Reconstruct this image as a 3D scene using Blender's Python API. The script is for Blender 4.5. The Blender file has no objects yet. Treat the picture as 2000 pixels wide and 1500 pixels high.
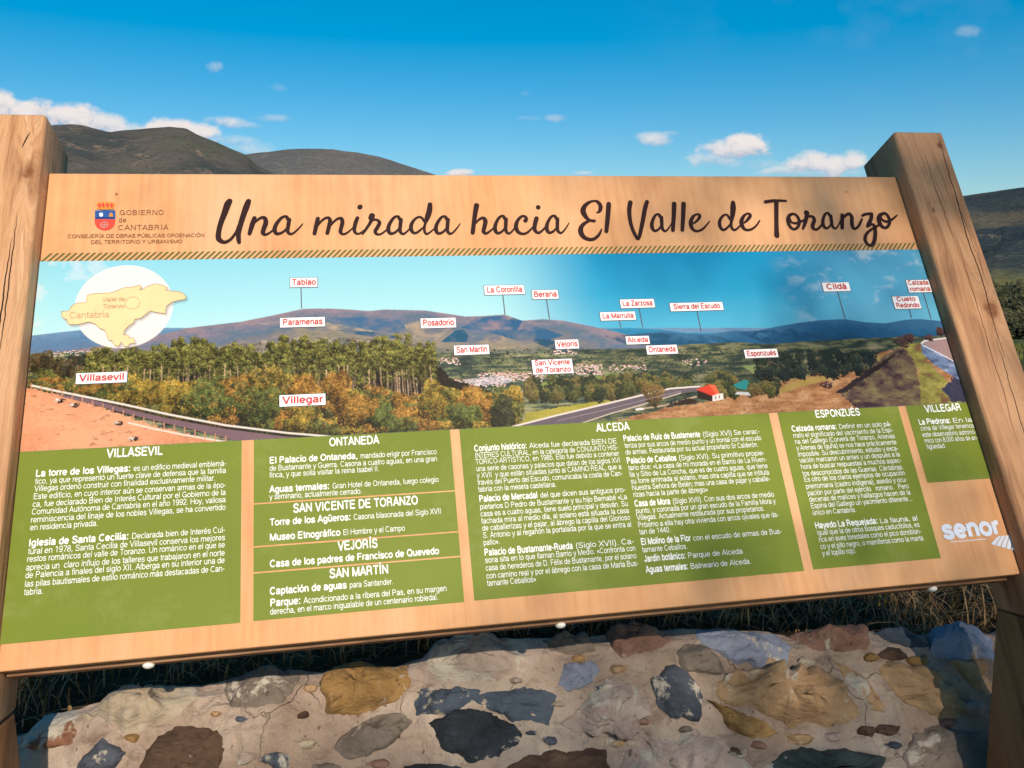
import bpy, bmesh, math, random, os
import numpy as np
from mathutils import Vector, Matrix, noise as mnoise
from mathutils.bvhtree import BVHTree
from mathutils.geometry import tessellate_polygon

R = math.radians
scene = bpy.context.scene
col = scene.collection

# ------------------------------------------------------------------ camera
PITCH = R(8.0)
EYE = Vector((0, 0, 1.45))
cam_d = bpy.data.cameras.new('camera')
cam_d.sensor_width = 36.0
cam_d.lens = 1637.4 / 2000 * 36.0
cam_d.clip_start = 0.02
cam_d.clip_end = 40000
cam = bpy.data.objects.new('camera', cam_d)
cam.location = EYE
cam.rotation_euler = (R(90) - PITCH, 0, 0)
col.objects.link(cam)
scene.camera = cam

# ------------------------------------------------------------------ sun and sky
CX = Vector((1, 0, 0))
CY = Vector((0, math.sin(PITCH), math.cos(PITCH)))
CZ = Vector((0, -math.cos(PITCH), math.sin(PITCH)))
SUN = (CX * 0.24 + CY * 0.44 + CZ * 0.86).normalized()      # towards the sun: behind the viewer, a little to the right
sun_d = bpy.data.lights.new('sun', 'SUN')
sun_d.energy = 4.6
sun_d.angle = R(0.55)
sun_d.color = (1.0, 0.87, 0.70)
sun = bpy.data.objects.new('sun', sun_d)
sun.rotation_euler = SUN.to_track_quat('Z', 'Y').to_euler()
sun.location = (2, -4, 6)
col.objects.link(sun)

world = bpy.data.worlds.new('World')
scene.world = world
world.use_nodes = True
SUN_EL = math.asin(SUN.z)
SUN_AZ = math.atan2(SUN.x, SUN.y)

scene.view_settings.view_transform = 'Standard'
scene.view_settings.look = 'None'
scene.view_settings.exposure = 0.0
scene.view_settings.gamma = 1.0
scene.view_settings.use_curve_mapping = False
scene.cycles.max_bounces = 6
scene.cycles.use_denoising = True


def lin(c):
    """sRGB hex or tuple 0..255 -> linear"""
    if isinstance(c, str):
        c = [int(c[i:i + 2], 16) for i in (0, 2, 4)]
    return tuple((v / 255 / 12.92) if v / 255 <= .04045 else ((v / 255 + .055) / 1.055) ** 2.4 for v in c)


def vnoise(h, w, cy, cx, seed):
    rs = np.random.RandomState(seed)
    gy, gx = int(h / cy) + 3, int(w / cx) + 3
    g = rs.rand(gy, gx)
    y = np.arange(h) / cy
    x = np.arange(w) / cx
    iy = y.astype(int); ix = x.astype(int)
    fy = y - iy; fx = x - ix
    fy = (fy * fy * (3 - 2 * fy))[:, None]; fx = (fx * fx * (3 - 2 * fx))[None, :]
    a = g[iy][:, ix]; b = g[iy][:, ix + 1]; c = g[iy + 1][:, ix]; d = g[iy + 1][:, ix + 1]
    return (a * (1 - fx) + b * fx) * (1 - fy) + (c * (1 - fx) + d * fx) * fy


def fbm(h, w, cy, cx, seed, octs=5, gain=.55):
    out = np.zeros((h, w)); amp = 1; tot = 0
    for o in range(octs):
        out += amp * vnoise(h, w, max(cy, 1.01), max(cx, 1.01), seed + o * 17)
        tot += amp; amp *= gain; cy /= 2; cx /= 2
        if max(cx, cy) < 1.2:
            break
    return out / tot


def sstep(a, b, x):
    t = np.clip((x - a) / (b - a), 0, 1)
    return t * t * (3 - 2 * t)


def make_image(name, rgba, srgb=False):
    h, w = rgba.shape[:2]
    im = bpy.data.images.new(name, w, h, alpha=True, float_buffer=not srgb)
    im.alpha_mode = 'CHANNEL_PACKED'
    im.colorspace_settings.name = 'sRGB' if srgb else 'Non-Color'
    im.pixels.foreach_set(np.ascontiguousarray(rgba[::-1], dtype=np.float32).ravel())
    im.update()
    im.pack()
    return im


# clouds: a painted map in azimuth / height-angle tangent, laid on the sky by direction
def sky_tan(px, py):
    d = CX * (px - 1000) + CY * (750 - py) - CZ * 1637.4
    return d.x / d.y, d.z / d.y


CL_X0, CL_X1, CL_Z0, CL_Z1 = -.8, .8, -.02, .38


def paint_clouds():
    w, h = 2400, 600
    X = np.linspace(CL_X0, CL_X1, w)[None, :] * np.ones((h, 1))
    Z = np.linspace(CL_Z1, CL_Z0, h)[:, None] * np.ones((1, w))
    dens = np.zeros((h, w)); shade = np.zeros((h, w))
    n1 = fbm(h, w, 34, 44, 5, 6, .6) - .5
    n2 = fbm(h, w, 90, 150, 9, 6, .6) - .5
    n3 = fbm(h, w, 14, 20, 77, 5, .65) - .5
    #  px, py, rx, ry, strength, flat base
    puffs = [(5, 215, 26, 30, 1, 1), (60, 225, 60, 24, 1, 1), (130, 232, 62, 24, 1, 1), (195, 247, 60, 20, .8, 1), (240, 258, 55, 16, .6, 1),
             (-120, 230, 120, 40, 1, 1), (-300, 250, 120, 30, 1, 1),
             (340, 252, 55, 16, 1, 1), (390, 262, 50, 18, .85, 1), (430, 278, 60, 16, .6, 0), (470, 292, 60, 18, .35, 0),
             (440, 238, 40, 11, .75, 0), (535, 232, 36, 9, .5, 0), (480, 244, 30, 7, .4, 0),
             (420, 132, 17, 12, .42, 0), (545, 175, 16, 12, .2, 0), (1025, 184, 15, 7, .25, 0), (1083, 230, 22, 8, .38, 0), (1030, 232, 25, 6, .16, 0),
             (905, 338, 25, 7, .85, 1), (1285, 269, 40, 13, .65, 0), (1310, 262, 24, 7, .4, 0), (1140, 338, 24, 4, .5, 0),
             (1415, 297, 42, 20, .8, 1), (1455, 293, 48, 25, 1.15, 1), (1400, 312, 50, 14, .45, 1), (1440, 320, 90, 12, .28, 0),
             (1580, 322, 45, 20, .8, 1), (1630, 325, 42, 18, .8, 1), (1660, 318, 30, 18, .8, 1), (1540, 333, 40, 8, .5, 1), (1600, 336, 90, 10, .5, 0),
             (1895, 60, 24, 12, .22, 0), (1780, 330, 60, 14, .5, 1), (2150, 330, 100, 26, .8, 1), (2300, 280, 80, 18, .6, 1)]
    for (px, py, rx, ry, st, flat) in puffs:
        cx, cz = sky_tan(px, py)
        ex, ez = rx * 1.08 / 1637.4, ry * (1.3 if flat else 1.0) / 1637.4
        st = st * 1.15
        dx = (X - cx) / ex + n2 * 1.2
        dz = (Z - cz) / ez + n1 * 1.0
        if flat:
            dz = np.where(dz < 0, dz * 1.5, dz)
        r2 = dx * dx + dz * dz
        amp = 1.5 if flat else 1.9
        e = np.clip(1.25 - r2 + n1 * amp + n3 * 1.1, 0, 9)
        d = st * sstep(0.0, 1.1 if flat else 1.9, e)
        sh = np.clip(.62 + dz * .42 + n3 * .6 + n1 * .4, 0, 1)
        shade = np.where(d > dens, sh, shade)
        dens = np.maximum(dens, d)
    veil = np.clip(n2 * 2.0 + .0, 0, 1) * .16 * sstep(.05, .5, X)      # thin high veil to the right
    dens = np.clip(dens, 0, 1)
    c_hi = np.array((1.0, .93, .90)); c_lo = np.array((.50, .57, .72))
    rgb = c_lo + (c_hi - c_lo) * sstep(.1, .85, shade)[..., None]
    a = np.maximum(dens, veil)
    out = np.concatenate([rgb, a[..., None]], 2)
    return make_image('cloud_map', out)


def build_world():
    nt = world.node_tree
    N, L = nt.nodes, nt.links
    bg = N['Background']
    sky = N.new('ShaderNodeTexSky')
    sky.sky_type = 'NISHITA'
    sky.sun_disc = False
    sky.sun_elevation = SUN_EL
    sky.sun_rotation = SUN_AZ
    sky.altitude = 300
    sky.air_density = 1.0
    sky.dust_density = 1.0
    sky.ozone_density = 1.0
    bg.inputs['Strength'].default_value = 0.12
    tint = N.new('ShaderNodeMix'); tint.data_type = 'RGBA'; tint.blend_type = 'MULTIPLY'
    tint.inputs[0].default_value = 1
    tint.inputs[7].default_value = SKY_TINT
    L.new(sky.outputs[0], tint.inputs[6])
    hs = N.new('ShaderNodeHueSaturation')
    hs.inputs['Hue'].default_value = SKY_HUE
    hs.inputs['Saturation'].default_value = SKY_SAT
    L.new(tint.outputs[2], hs.inputs['Color'])
    gm = N.new('ShaderNodeGamma'); gm.inputs[1].default_value = 0.85
    L.new(hs.outputs['Color'], gm.inputs[0])
    hs2 = N.new('ShaderNodeMix'); hs2.data_type = 'RGBA'; hs2.blend_type = 'MULTIPLY'; hs2.inputs[0].default_value = 1
    hs2.inputs[7].default_value = SKY_GAIN
    L.new(gm.outputs[0], hs2.inputs[6])
    tc = N.new('ShaderNodeTexCoord')
    sp = N.new('ShaderNodeSeparateXYZ'); L.new(tc.outputs['Generated'], sp.inputs[0])

    def m(op, a, b=None, clamp=False):
        n = N.new('ShaderNodeMath'); n.operation = op; n.use_clamp = clamp
        for i, v in enumerate((a, b)):
            if v is None: continue
            if isinstance(v, (int, float)): n.inputs[i].default_value = v
            else: L.new(v, n.inputs[i])
        return n.outputs[0]
    yy = m('MAXIMUM', sp.outputs[1], 0.02)
    tx = m('DIVIDE', sp.outputs[0], yy); tz = m('DIVIDE', sp.outputs[2], yy)
    uu = m('DIVIDE', m('SUBTRACT', tx, CL_X0), CL_X1 - CL_X0)
    vv = m('DIVIDE', m('SUBTRACT', tz, CL_Z0), CL_Z1 - CL_Z0)
    cb = N.new('ShaderNodeCombineXYZ'); L.new(uu, cb.inputs[0]); L.new(vv, cb.inputs[1])
    im = N.new('ShaderNodeTexImage'); im.image = paint_clouds(); im.extension = 'CLIP'; im.interpolation = 'Linear'
    L.new(cb.outputs[0], im.inputs[0])
    front = m('GREATER_THAN', sp.outputs[1], 0.03)
    alpha = m('MULTIPLY', im.outputs['Alpha'], front)
    scl = N.new('ShaderNodeMix'); scl.data_type = 'RGBA'; scl.blend_type = 'MULTIPLY'; scl.inputs[0].default_value = 1
    scl.inputs[7].default_value = (7.2, 7.2, 7.2, 1)
    L.new(im.outputs['Color'], scl.inputs[6])
    mx = N.new('ShaderNodeMix'); mx.data_type = 'RGBA'
    L.new(alpha, mx.inputs[0]); L.new(hs2.outputs[2], mx.inputs[6]); L.new(scl.outputs[2], mx.inputs[7])
    L.new(mx.outputs[2], bg.inputs['Color'])


SKY_TINT = (0.90, 1.025, 1.02, 1)
SKY_HUE = 0.5
SKY_SAT = 1.62
SKY_GAIN = (1.12, 1.12, 1.22, 1)
build_world()


# ------------------------------------------------------------------ helpers
def tag(o, label=None, cat=None, group=None, kind=None):
    if label: o['label'] = label
    if cat: o['category'] = cat
    if group: o['group'] = group
    if kind: o['kind'] = kind
    return o


def empty(name, loc=(0, 0, 0)):
    o = bpy.data.objects.new(name, None)
    o.location = loc
    o.empty_display_size = .1
    col.objects.link(o)
    return o


def mesh_obj(name, verts, faces, mat=None, parent=None, smooth=False, uvs=None):
    me = bpy.data.meshes.new(name)
    me.from_pydata([tuple(v) for v in verts], [], faces)
    if uvs is not None:
        uvl = me.uv_layers.new(name='UVMap')
        for p in me.polygons:
            for li in p.loop_indices:
                uvl.data[li].uv = uvs[me.loops[li].vertex_index]
    if smooth:
        me.polygons.foreach_set('use_smooth', [True] * len(me.polygons))
    me.update()
    if mat: me.materials.append(mat)
    o = bpy.data.objects.new(name, me)
    col.objects.link(o)
    if parent: o.parent = parent
    return o


class Mat:
    def __init__(s, name, rough=.8, base=(.5, .5, .5), spec=.3):
        s.m = bpy.data.materials.new(name)
        s.m.use_nodes = True
        s.N = s.m.node_tree.nodes; s.L = s.m.node_tree.links
        s.b = s.N['Principled BSDF']
        s.b.inputs['Base Color'].default_value = (*base[:3], 1)
        s.b.inputs['Roughness'].default_value = rough
        s.b.inputs['Specular IOR Level'].default_value = spec
        s._tc = None

    def co(s, kind='Object', scale=(1, 1, 1), loc=(0, 0, 0)):
        if s._tc is None: s._tc = s.N.new('ShaderNodeTexCoord')
        mp = s.N.new('ShaderNodeMapping')
        mp.inputs['Scale'].default_value = scale
        mp.inputs['Location'].default_value = loc
        s.L.new(s._tc.outputs[kind], mp.inputs[0])
        return mp.outputs[0]

    def noise(s, vec, scale, detail=5, rough=.6, dist=0):
        n = s.N.new('ShaderNodeTexNoise')
        n.inputs['Scale'].default_value = scale; n.inputs['Detail'].default_value = detail
        n.inputs['Roughness'].default_value = rough; n.inputs['Distortion'].default_value = dist
        s.L.new(vec, n.inputs['Vector'])
        return n.outputs['Fac']

    def math(s, op, a, b=None, c=None, clamp=False):
        n = s.N.new('ShaderNodeMath'); n.operation = op; n.use_clamp = clamp
        for i, v in enumerate((a, b, c)):
            if v is None: continue
            if isinstance(v, (int, float)): n.inputs[i].default_value = v
            else: s.L.new(v, n.inputs[i])
        return n.outputs[0]

    def ramp(s, fac, stops, interp='LINEAR'):
        n = s.N.new('ShaderNodeValToRGB')
        n.color_ramp.interpolation = interp
        el = n.color_ramp.elements
        while len(el) < len(stops): el.new(.5)
        for e, (p, c) in zip(el, stops):
            e.position = p
            e.color = (*c[:3], 1) if not isinstance(c, (int, float)) else (c, c, c, 1)
        s.L.new(fac, n.inputs[0])
        return n.outputs[0]

    def mix(s, fac, a, b, mode='MIX'):
        n = s.N.new('ShaderNodeMix'); n.data_type = 'RGBA'; n.blend_type = mode
        for i, v in ((0, fac), (6, a), (7, b)):
            if isinstance(v, (int, float)): n.inputs[i].default_value = v if i == 0 else (v, v, v, 1)
            elif isinstance(v, tuple): n.inputs[i].default_value = (*v[:3], 1)
            else: s.L.new(v, n.inputs[i])
        return n.outputs[2]

    def bump(s, h, strength=.3, dist=.01, prev=None):
        n = s.N.new('ShaderNodeBump')
        n.inputs['Strength'].default_value = strength; n.inputs['Distance'].default_value = dist
        s.L.new(h, n.inputs['Height'])
        if prev is not None: s.L.new(prev, n.inputs['Normal'])
        s.L.new(n.outputs[0], s.b.inputs['Normal'])
        return n.outputs[0]

    def color(s, c): s.L.new(c, s.b.inputs['Base Color'])
    def rough(s, c): s.L.new(c, s.b.inputs['Roughness'])


def pixel_ray(px, py):
    d = (CX * ((px - 1000) / 1637.4) + CY * ((750 - py) / 1637.4) - CZ).normalized()
    return EYE, d


# sign frame: u along the board, v up its slope, n out of its face (metres)
def c2w(v): return CX * v[0] + CY * v[1] + CZ * v[2]


S_O = EYE + c2w((-0.65688, -0.36725, -1.0681))
S_U = c2w((0.98200, 0.04176, -0.18419)).normalized()
S_N = S_U.cross(c2w((-0.10522, 0.93086, -0.34989))).normalized()
S_V = S_N.cross(S_U).normalized()
BW, BH = 1.5, 0.7546


def b(px, py, c=0.0):
    """board coordinates (u, v) of the point of the board seen at that spot of the photograph"""
    o, d = pixel_ray(px, py)
    t = (S_O + S_N * c - o).dot(S_N) / d.dot(S_N)
    q = o + d * t - S_O
    return q.dot(S_U), q.dot(S_V)

# ------------------------------------------------------------------ terrain
def az_el(px, py):
    o, d = pixel_ray(px, py)
    return math.atan2(d.x, d.y), d.z / math.hypot(d.x, d.y)


def mountain(name, ridge, dist, base_r, base_z, mat, amp, seed, naz=260, nr=70, back=.5, az_pad=.5, rough_sil=.004):
    pts = [az_el(*p) for p in ridge]
    azs = [p[0] for p in pts]; els = [p[1] for p in pts]
    a0, a1 = azs[0] - az_pad, azs[-1] + az_pad
    verts, faces = [], []
    for i in range(naz + 1):
        a = a0 + (a1 - a0) * i / naz
        e = float(np.interp(a, azs, els))
        if a < azs[0]: e = els[0] * (1 - .25 * min(1, (azs[0] - a) / az_pad)) + .008 * math.sin(a * 31)
        if a > azs[-1]: e = els[-1] * (1 - .35 * min(1, (a - azs[-1]) / az_pad)) + .008 * math.sin(a * 27)
        rz = dist * e + EYE.z
        for j in range(nr + 1):
            t = j / nr * (1 + back)
            r = base_r + (dist - base_r) * t
            if t <= 1:
                s = t ** 1.15
                s = s * .75 + .25 * (s * s * (3 - 2 * s))
                z = base_z + (rz - base_z) * s
                k = min(1, t * 3) * (1 - t ** 6)
            else:
                q = (t - 1) / back
                z = rz - (rz - base_z) * .6 * q * q
                k = min(1, q * 3)
            x, y = math.sin(a) * r, math.cos(a) * r
            v = Vector((x, y, 0)) / dist
            g = mnoise.fractal(v * 9 + Vector((seed, 0, 0)), .8, 2.1, 5)
            g2 = abs(mnoise.noise(v * 14 + Vector((0, seed, 3))))
            z += amp * k * (g * .5 - g2 * .42) + rough_sil * dist * .12 * mnoise.fractal(v * 60, .7, 2.2, 3)
            verts.append((x, y, z))
    for i in range(naz):
        for j in range(nr):
            p = i * (nr + 1) + j
            faces.append((p, p + nr + 1, p + nr + 2, p + 1))
    o = mesh_obj(name, verts, faces, mat, smooth=True)
    return tag(o, kind='structure')


def hill_mat(name, cols, sc, path=None, tint=1.0):
    m = Mat(name, .95, spec=.05)
    v = m.co('Object')
    n1 = m.noise(v, sc, 8, .62)
    n2 = m.noise(v, sc * 9, 6, .7)
    f = m.math('ADD', m.math('MULTIPLY', n1, .72), m.math('MULTIPLY', n2, .28))
    c = m.ramp(f, cols)
    vo = m.N.new('ShaderNodeTexVoronoi'); vo.inputs['Scale'].default_value = sc * 30
    m.L.new(v, vo.inputs['Vector'])
    dots = m.ramp(vo.outputs['Distance'], [(0, .68), (.5, 1.0), (1, 1.08)])
    c = m.mix(.75, c, dots, 'MULTIPLY')
    if path:
        # bare earth scars and tracks
        n3 = m.noise(m.co('Object', (1, 1, 2.2)), sc * 3.2, 7, .6, .4)
        ring = m.math('ABSOLUTE', m.math('SUBTRACT', n3, .56))
        k = m.ramp(ring, [(0, .8), (.004, .4), (.009, 0)])
        n4 = m.noise(v, sc * .8, 3, .5)
        k = m.math('MULTIPLY', k, m.ramp(n4, [(.46, 0), (.58, 1)]))
        c = m.mix(k, c, path)
    if name == 'wooded_hill':
        vc = m.N.new('ShaderNodeTexVoronoi'); vc.inputs['Scale'].default_value = .013
        m.L.new(m.co('Object', (1, 1.0, 3)), vc.inputs['Vector'])
        sx = m.N.new('ShaderNodeSeparateXYZ'); m.L.new(vc.outputs['Color'], sx.inputs[0])
        fld = m.ramp(sx.outputs[0], [(.2, (.030, .038, .024)), (.45, (.085, .10, .035)), (.7, (.16, .15, .06)), (.9, (.05, .06, .03))])
        sz = m.N.new('ShaderNodeSeparateXYZ'); m.L.new(v, sz.inputs[0])
        low = m.ramp(m.math('ADD', m.math('DIVIDE', sz.outputs[2], -60), m.math('MULTIPLY', n1, .5)), [(.20, 0), (.42, 1)])
        c = m.mix(low, c, fld)
        zz = m.math('ADD', m.math('DIVIDE', sz.outputs[2], 130), m.math('MULTIPLY', m.math('SUBTRACT', n1, .5), .7))
        bandf = m.ramp(m.math('ABSOLUTE', m.math('SUBTRACT', zz, .40)), [(.03, .8), (.12, 0)])
        c = m.mix(bandf, c, (.125, .105, .07))
    m.color(c)
    m.bump(m.math('ADD', n2, vo.outputs['Distance']), .3, 6)
    return m.m


M_mtn_a = hill_mat('hazed_mountain_scrub', [(.28, (.040, .048, .052)), (.43, (.055, .062, .060)), (.52, (.100, .088, .078)), (.60, (.082, .088, .062)), (.72, (.16, .125, .10))], .0022, path=(.30, .20, .14))  # scrub colours lightened to carry distance haze
M_mtn_b = hill_mat('hazed_heather_hill', [(.30, (.075, .088, .098)), (.5, (.115, .112, .108)), (.7, (.16, .135, .12))], .0018, path=(.32, .24, .18))  # paler bluish tones, distance haze mixed into the colour
M_hill_c = hill_mat('wooded_hill', [(.36, (.026, .036, .046)), (.48, (.038, .050, .054)), (.60, (.062, .068, .058)), (.72, (.11, .10, .07))], .0045, path=(.25, .2, .12))
tag(mountain('mountain', [(-260, 330), (-120, 290), (0, 262), (60, 250), (107, 243), (130, 242), (158, 242), (185, 250), (215, 258), (240, 254), (290, 250), (330, 247), (362, 249), (385, 262), (420, 276),
              (460, 293), (485, 303), (500, 322), (530, 335), (600, 372), (700, 420), (860, 480)], 2600, 700, -150, M_mtn_a, 75, 3.1, 360, 80))
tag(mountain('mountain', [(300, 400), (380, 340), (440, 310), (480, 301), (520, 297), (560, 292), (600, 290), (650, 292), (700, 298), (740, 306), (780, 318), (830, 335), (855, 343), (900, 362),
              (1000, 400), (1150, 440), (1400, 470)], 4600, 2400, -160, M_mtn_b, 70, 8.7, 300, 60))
tag(mountain('hill', [(1300, 500), (1500, 470), (1700, 425), (1820, 392), (1890, 380), (1940, 373), (2000, 364), (2080, 350), (2250, 340), (2500, 360)], 1500, 260, -50, M_hill_c, 26, 5.2, 260, 70, az_pad=.35))

# the ground: lower terrace in front, upper terrace behind the wall, falling to the valley
YAW = math.atan2(S_U.y, S_U.x)
WU = Vector((math.cos(YAW), math.sin(YAW), 0))
WB = Vector((-math.sin(YAW), math.cos(YAW), 0))
WALL_D = 0.20
W0 = Vector((S_O.x, S_O.y, 0)) + WB * WALL_D


def wall_px(px, py, off=0.055):
    o, d = pixel_ray(px, py)
    t = (W0 + WB * off - o).dot(WB) / d.dot(WB)
    q = o + d * t
    return (q - W0).dot(WU), q.z


crest_px = [(48, 1428), (90, 1390), (150, 1383), (230, 1363), (330, 1343), (400, 1341), (450, 1326), (560, 1307), (625, 1308), (690, 1288), (770, 1290), (830, 1274), (930, 1254), (1040, 1248), (1130, 1240),
            (1220, 1230), (1350, 1226), (1480, 1236), (1535, 1246), (1590, 1226), (1660, 1221), (1720, 1232), (1780, 1232), (1820, 1236), (1870, 1222), (1935, 1240)]
crest = [wall_px(*p) for p in crest_px]
cs = [c[0] for c in crest]; cz = [c[1] for c in crest]


def crest_z(s):
    z = float(np.interp(s, cs, cz))
    if s < cs[0]: z = cz[0] + .02 * math.sin((s - cs[0]) * 9)
    if s > cs[-1]: z = cz[-1] + .02 * math.sin((s - cs[-1]) * 8)
    return z


CZM = sum(cz) / len(cz)
UP_Z = min(cz) - .05


def ground_z(x, y):
    p = Vector((x, y, 0)) - W0
    s, t = p.dot(WU), p.dot(WB)
    if t < .03: return -.0 + .01 * mnoise.noise(Vector((x * 2, y * 2, 0)))
    r = math.hypot(x, y)
    up = UP_Z if abs(s) > 6 else crest_z(max(-.5, min(2.2, s))) - .03
    k = min(1, max(0, (t - .3) / 2.0))
    z = up * (1 - k) + (UP_Z - .02) * k
    z += .02 * mnoise.fractal(Vector((x * 3, y * 3, 1)), .8, 2, 3)
    if r > 9:
        z -= 2.15 * min(1, (r - 9) / 31) ** 1.05
        if r > 40: z -= (min(r, 200) - 40) * .16
        if r > 200: z -= min(1, (r - 200) / 400) * 34
        if r > 600: z -= 110 * min(1, (r - 600) / 1500)
        z += min(1, max(0, r - 45) / 60) * 1.2 * mnoise.fractal(Vector((x * .02, y * .02, 4)), .8, 2, 4)
    return z


def build_ground():
    m = Mat('meadow_ground', .95, spec=.1)
    v = m.co('Object')
    n1 = m.noise(v, 1.3, 6, .65); n2 = m.noise(v, 26, 8, .7); n3 = m.noise(v, .012, 5, .6)
    near = m.ramp(m.math('ADD', m.math('MULTIPLY', n1, .5), m.math('MULTIPLY', n2, .5)), [(.36, (.018, .013, .009)), (.5, (.045, .034, .018)), (.6, (.075, .066, .026)), (.72, (.12, .085, .045))])
    far = m.ramp(n3, [(.38, (.03, .045, .018)), (.5, (.10, .12, .035)), (.62, (.16, .15, .05))])
    g = m.N.new('ShaderNodeNewGeometry')
    ln = m.N.new('ShaderNodeVectorMath'); ln.operation = 'LENGTH'; m.L.new(g.outputs['Position'], ln.inputs[0])
    k = m.ramp(m.math('DIVIDE', ln.outputs['Value'], 20), [(.12, 0), (.45, 1)])
    m.color(m.mix(k, near, far))
    m.bump(n2, .8, .02)
    verts, faces = [], []
    # terrace strips in the wall frame near by: t rows crossing the wall hidden inside it
    ts = [-40, -20, -10, -5, -2.5, -1.2, -.6, -.3, -.1, .0, .029, .0301, .06, .12, .2, .3, .45, .65, .9, 1.2, 1.6, 2.1, 2.8, 3.6, 4.8, 6.5, 9, 12, 16, 22, 28, 34, 38, 42, 50, 60, 90, 130, 190, 270, 380, 520, 700, 950, 1300, 1800, 2500, 3400, 4800, 7000, 10000, 16000]
    half = [0, .15, .3, .45, .6, .75, .9, 1.05, 1.2, 1.4, 1.7, 2.1, 2.7, 3.6, 5, 7, 10, 14, 17, 20, 24, 28, 33, 40, 48, 58, 85, 120, 180, 260, 380, 550, 800, 1200, 1800, 2700, 4000, 6000, 9000, 14000]
    ss = [-h for h in half[::-1]] + half[1:]
    ss = [s + .75 for s in ss]
    for t in ts:
        for s in ss:
            p = W0 + WU * s + WB * t
            verts.append((p.x, p.y, ground_z(p.x, p.y)))
    n = len(ss)
    for i in range(len(ts) - 1):
        for j in range(n - 1):
            a = i * n + j
            faces.append((a, a + 1, a + n + 1, a + n))
    return tag(mesh_obj('ground', verts, faces, m.m, smooth=True), kind='structure')


build_ground()


def build_path():
    m = Mat('pale_track', .95, (.42, .32, .20), .1)
    m.color(m.ramp(m.noise(m.co('Object'), 2.0, 5, .6), [(.3, (.32, .22, .13)), (.7, (.50, .38, .25))]))
    vs, fs = [], []
    n = 120
    for i in range(n + 1):
        a = R(8 + 60 * i / n)
        for r in (36.5, 38.6):
            rr = r + 1.2 * math.sin(a * 9)
            x, y = math.sin(a) * rr, math.cos(a) * rr
            vs.append((x, y, ground_z(x, y) + .16))
    for i in range(n):
        fs.append((2 * i, 2 * i + 1, 2 * i + 3, 2 * i + 2))
    tag(mesh_obj('path', vs, fs, m.m), kind='structure')


build_path()


# ------------------------------------------------------------------ stone wall
PROF = [(.30, -.35), (.20, -.20), (.13, -.08), (.09, -.022), (.05, 0), (.015, -.008), (-.012, -.03), (-.035, -.06), (-.06, -.10), (-.085, -.15), (-.11, -.21), (-.135, -.29), (-.155, -.38), (-.17, -.5), (-.18, -.65), (-.19, -.84)]


def wall_point(s, q):
    """q: position along the profile (float index)"""
    i = min(len(PROF) - 2, int(q)); f = q - i
    o = PROF[i][0] * (1 - f) + PROF[i + 1][0] * f
    d = PROF[i][1] * (1 - f) + PROF[i + 1][1] * f
    d = d * min(1.0, .9) if q > 99 else d
    p = W0 + WU * s + WB * o
    z = crest_z(s) + d
    v = Vector((s, o, d))
    nn = .011 * mnoise.fractal(v * 7 + Vector((3, 1, 9)), .8, 2.1, 4) + .018 * mnoise.noise(v * 3.1)
    face = min(1, max(0, (q - 4) / 2))
    vis = -.6 < s < 2.0
    if vis:
        nn += .0045 * mnoise.fractal(v * 26 + Vector((7, 1, 2)), .75, 2.2, 4) + .004 * abs(mnoise.noise(Vector((s * 9 + o * 30, o * 40, d * 22)))) - .0022 * max(0, mnoise.noise(v * 55)) * 2
    p -= WB * nn * (.25 + face * .95)
    z += nn * .7
    return Vector((p.x, p.y, max(z, -.03)))


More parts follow.
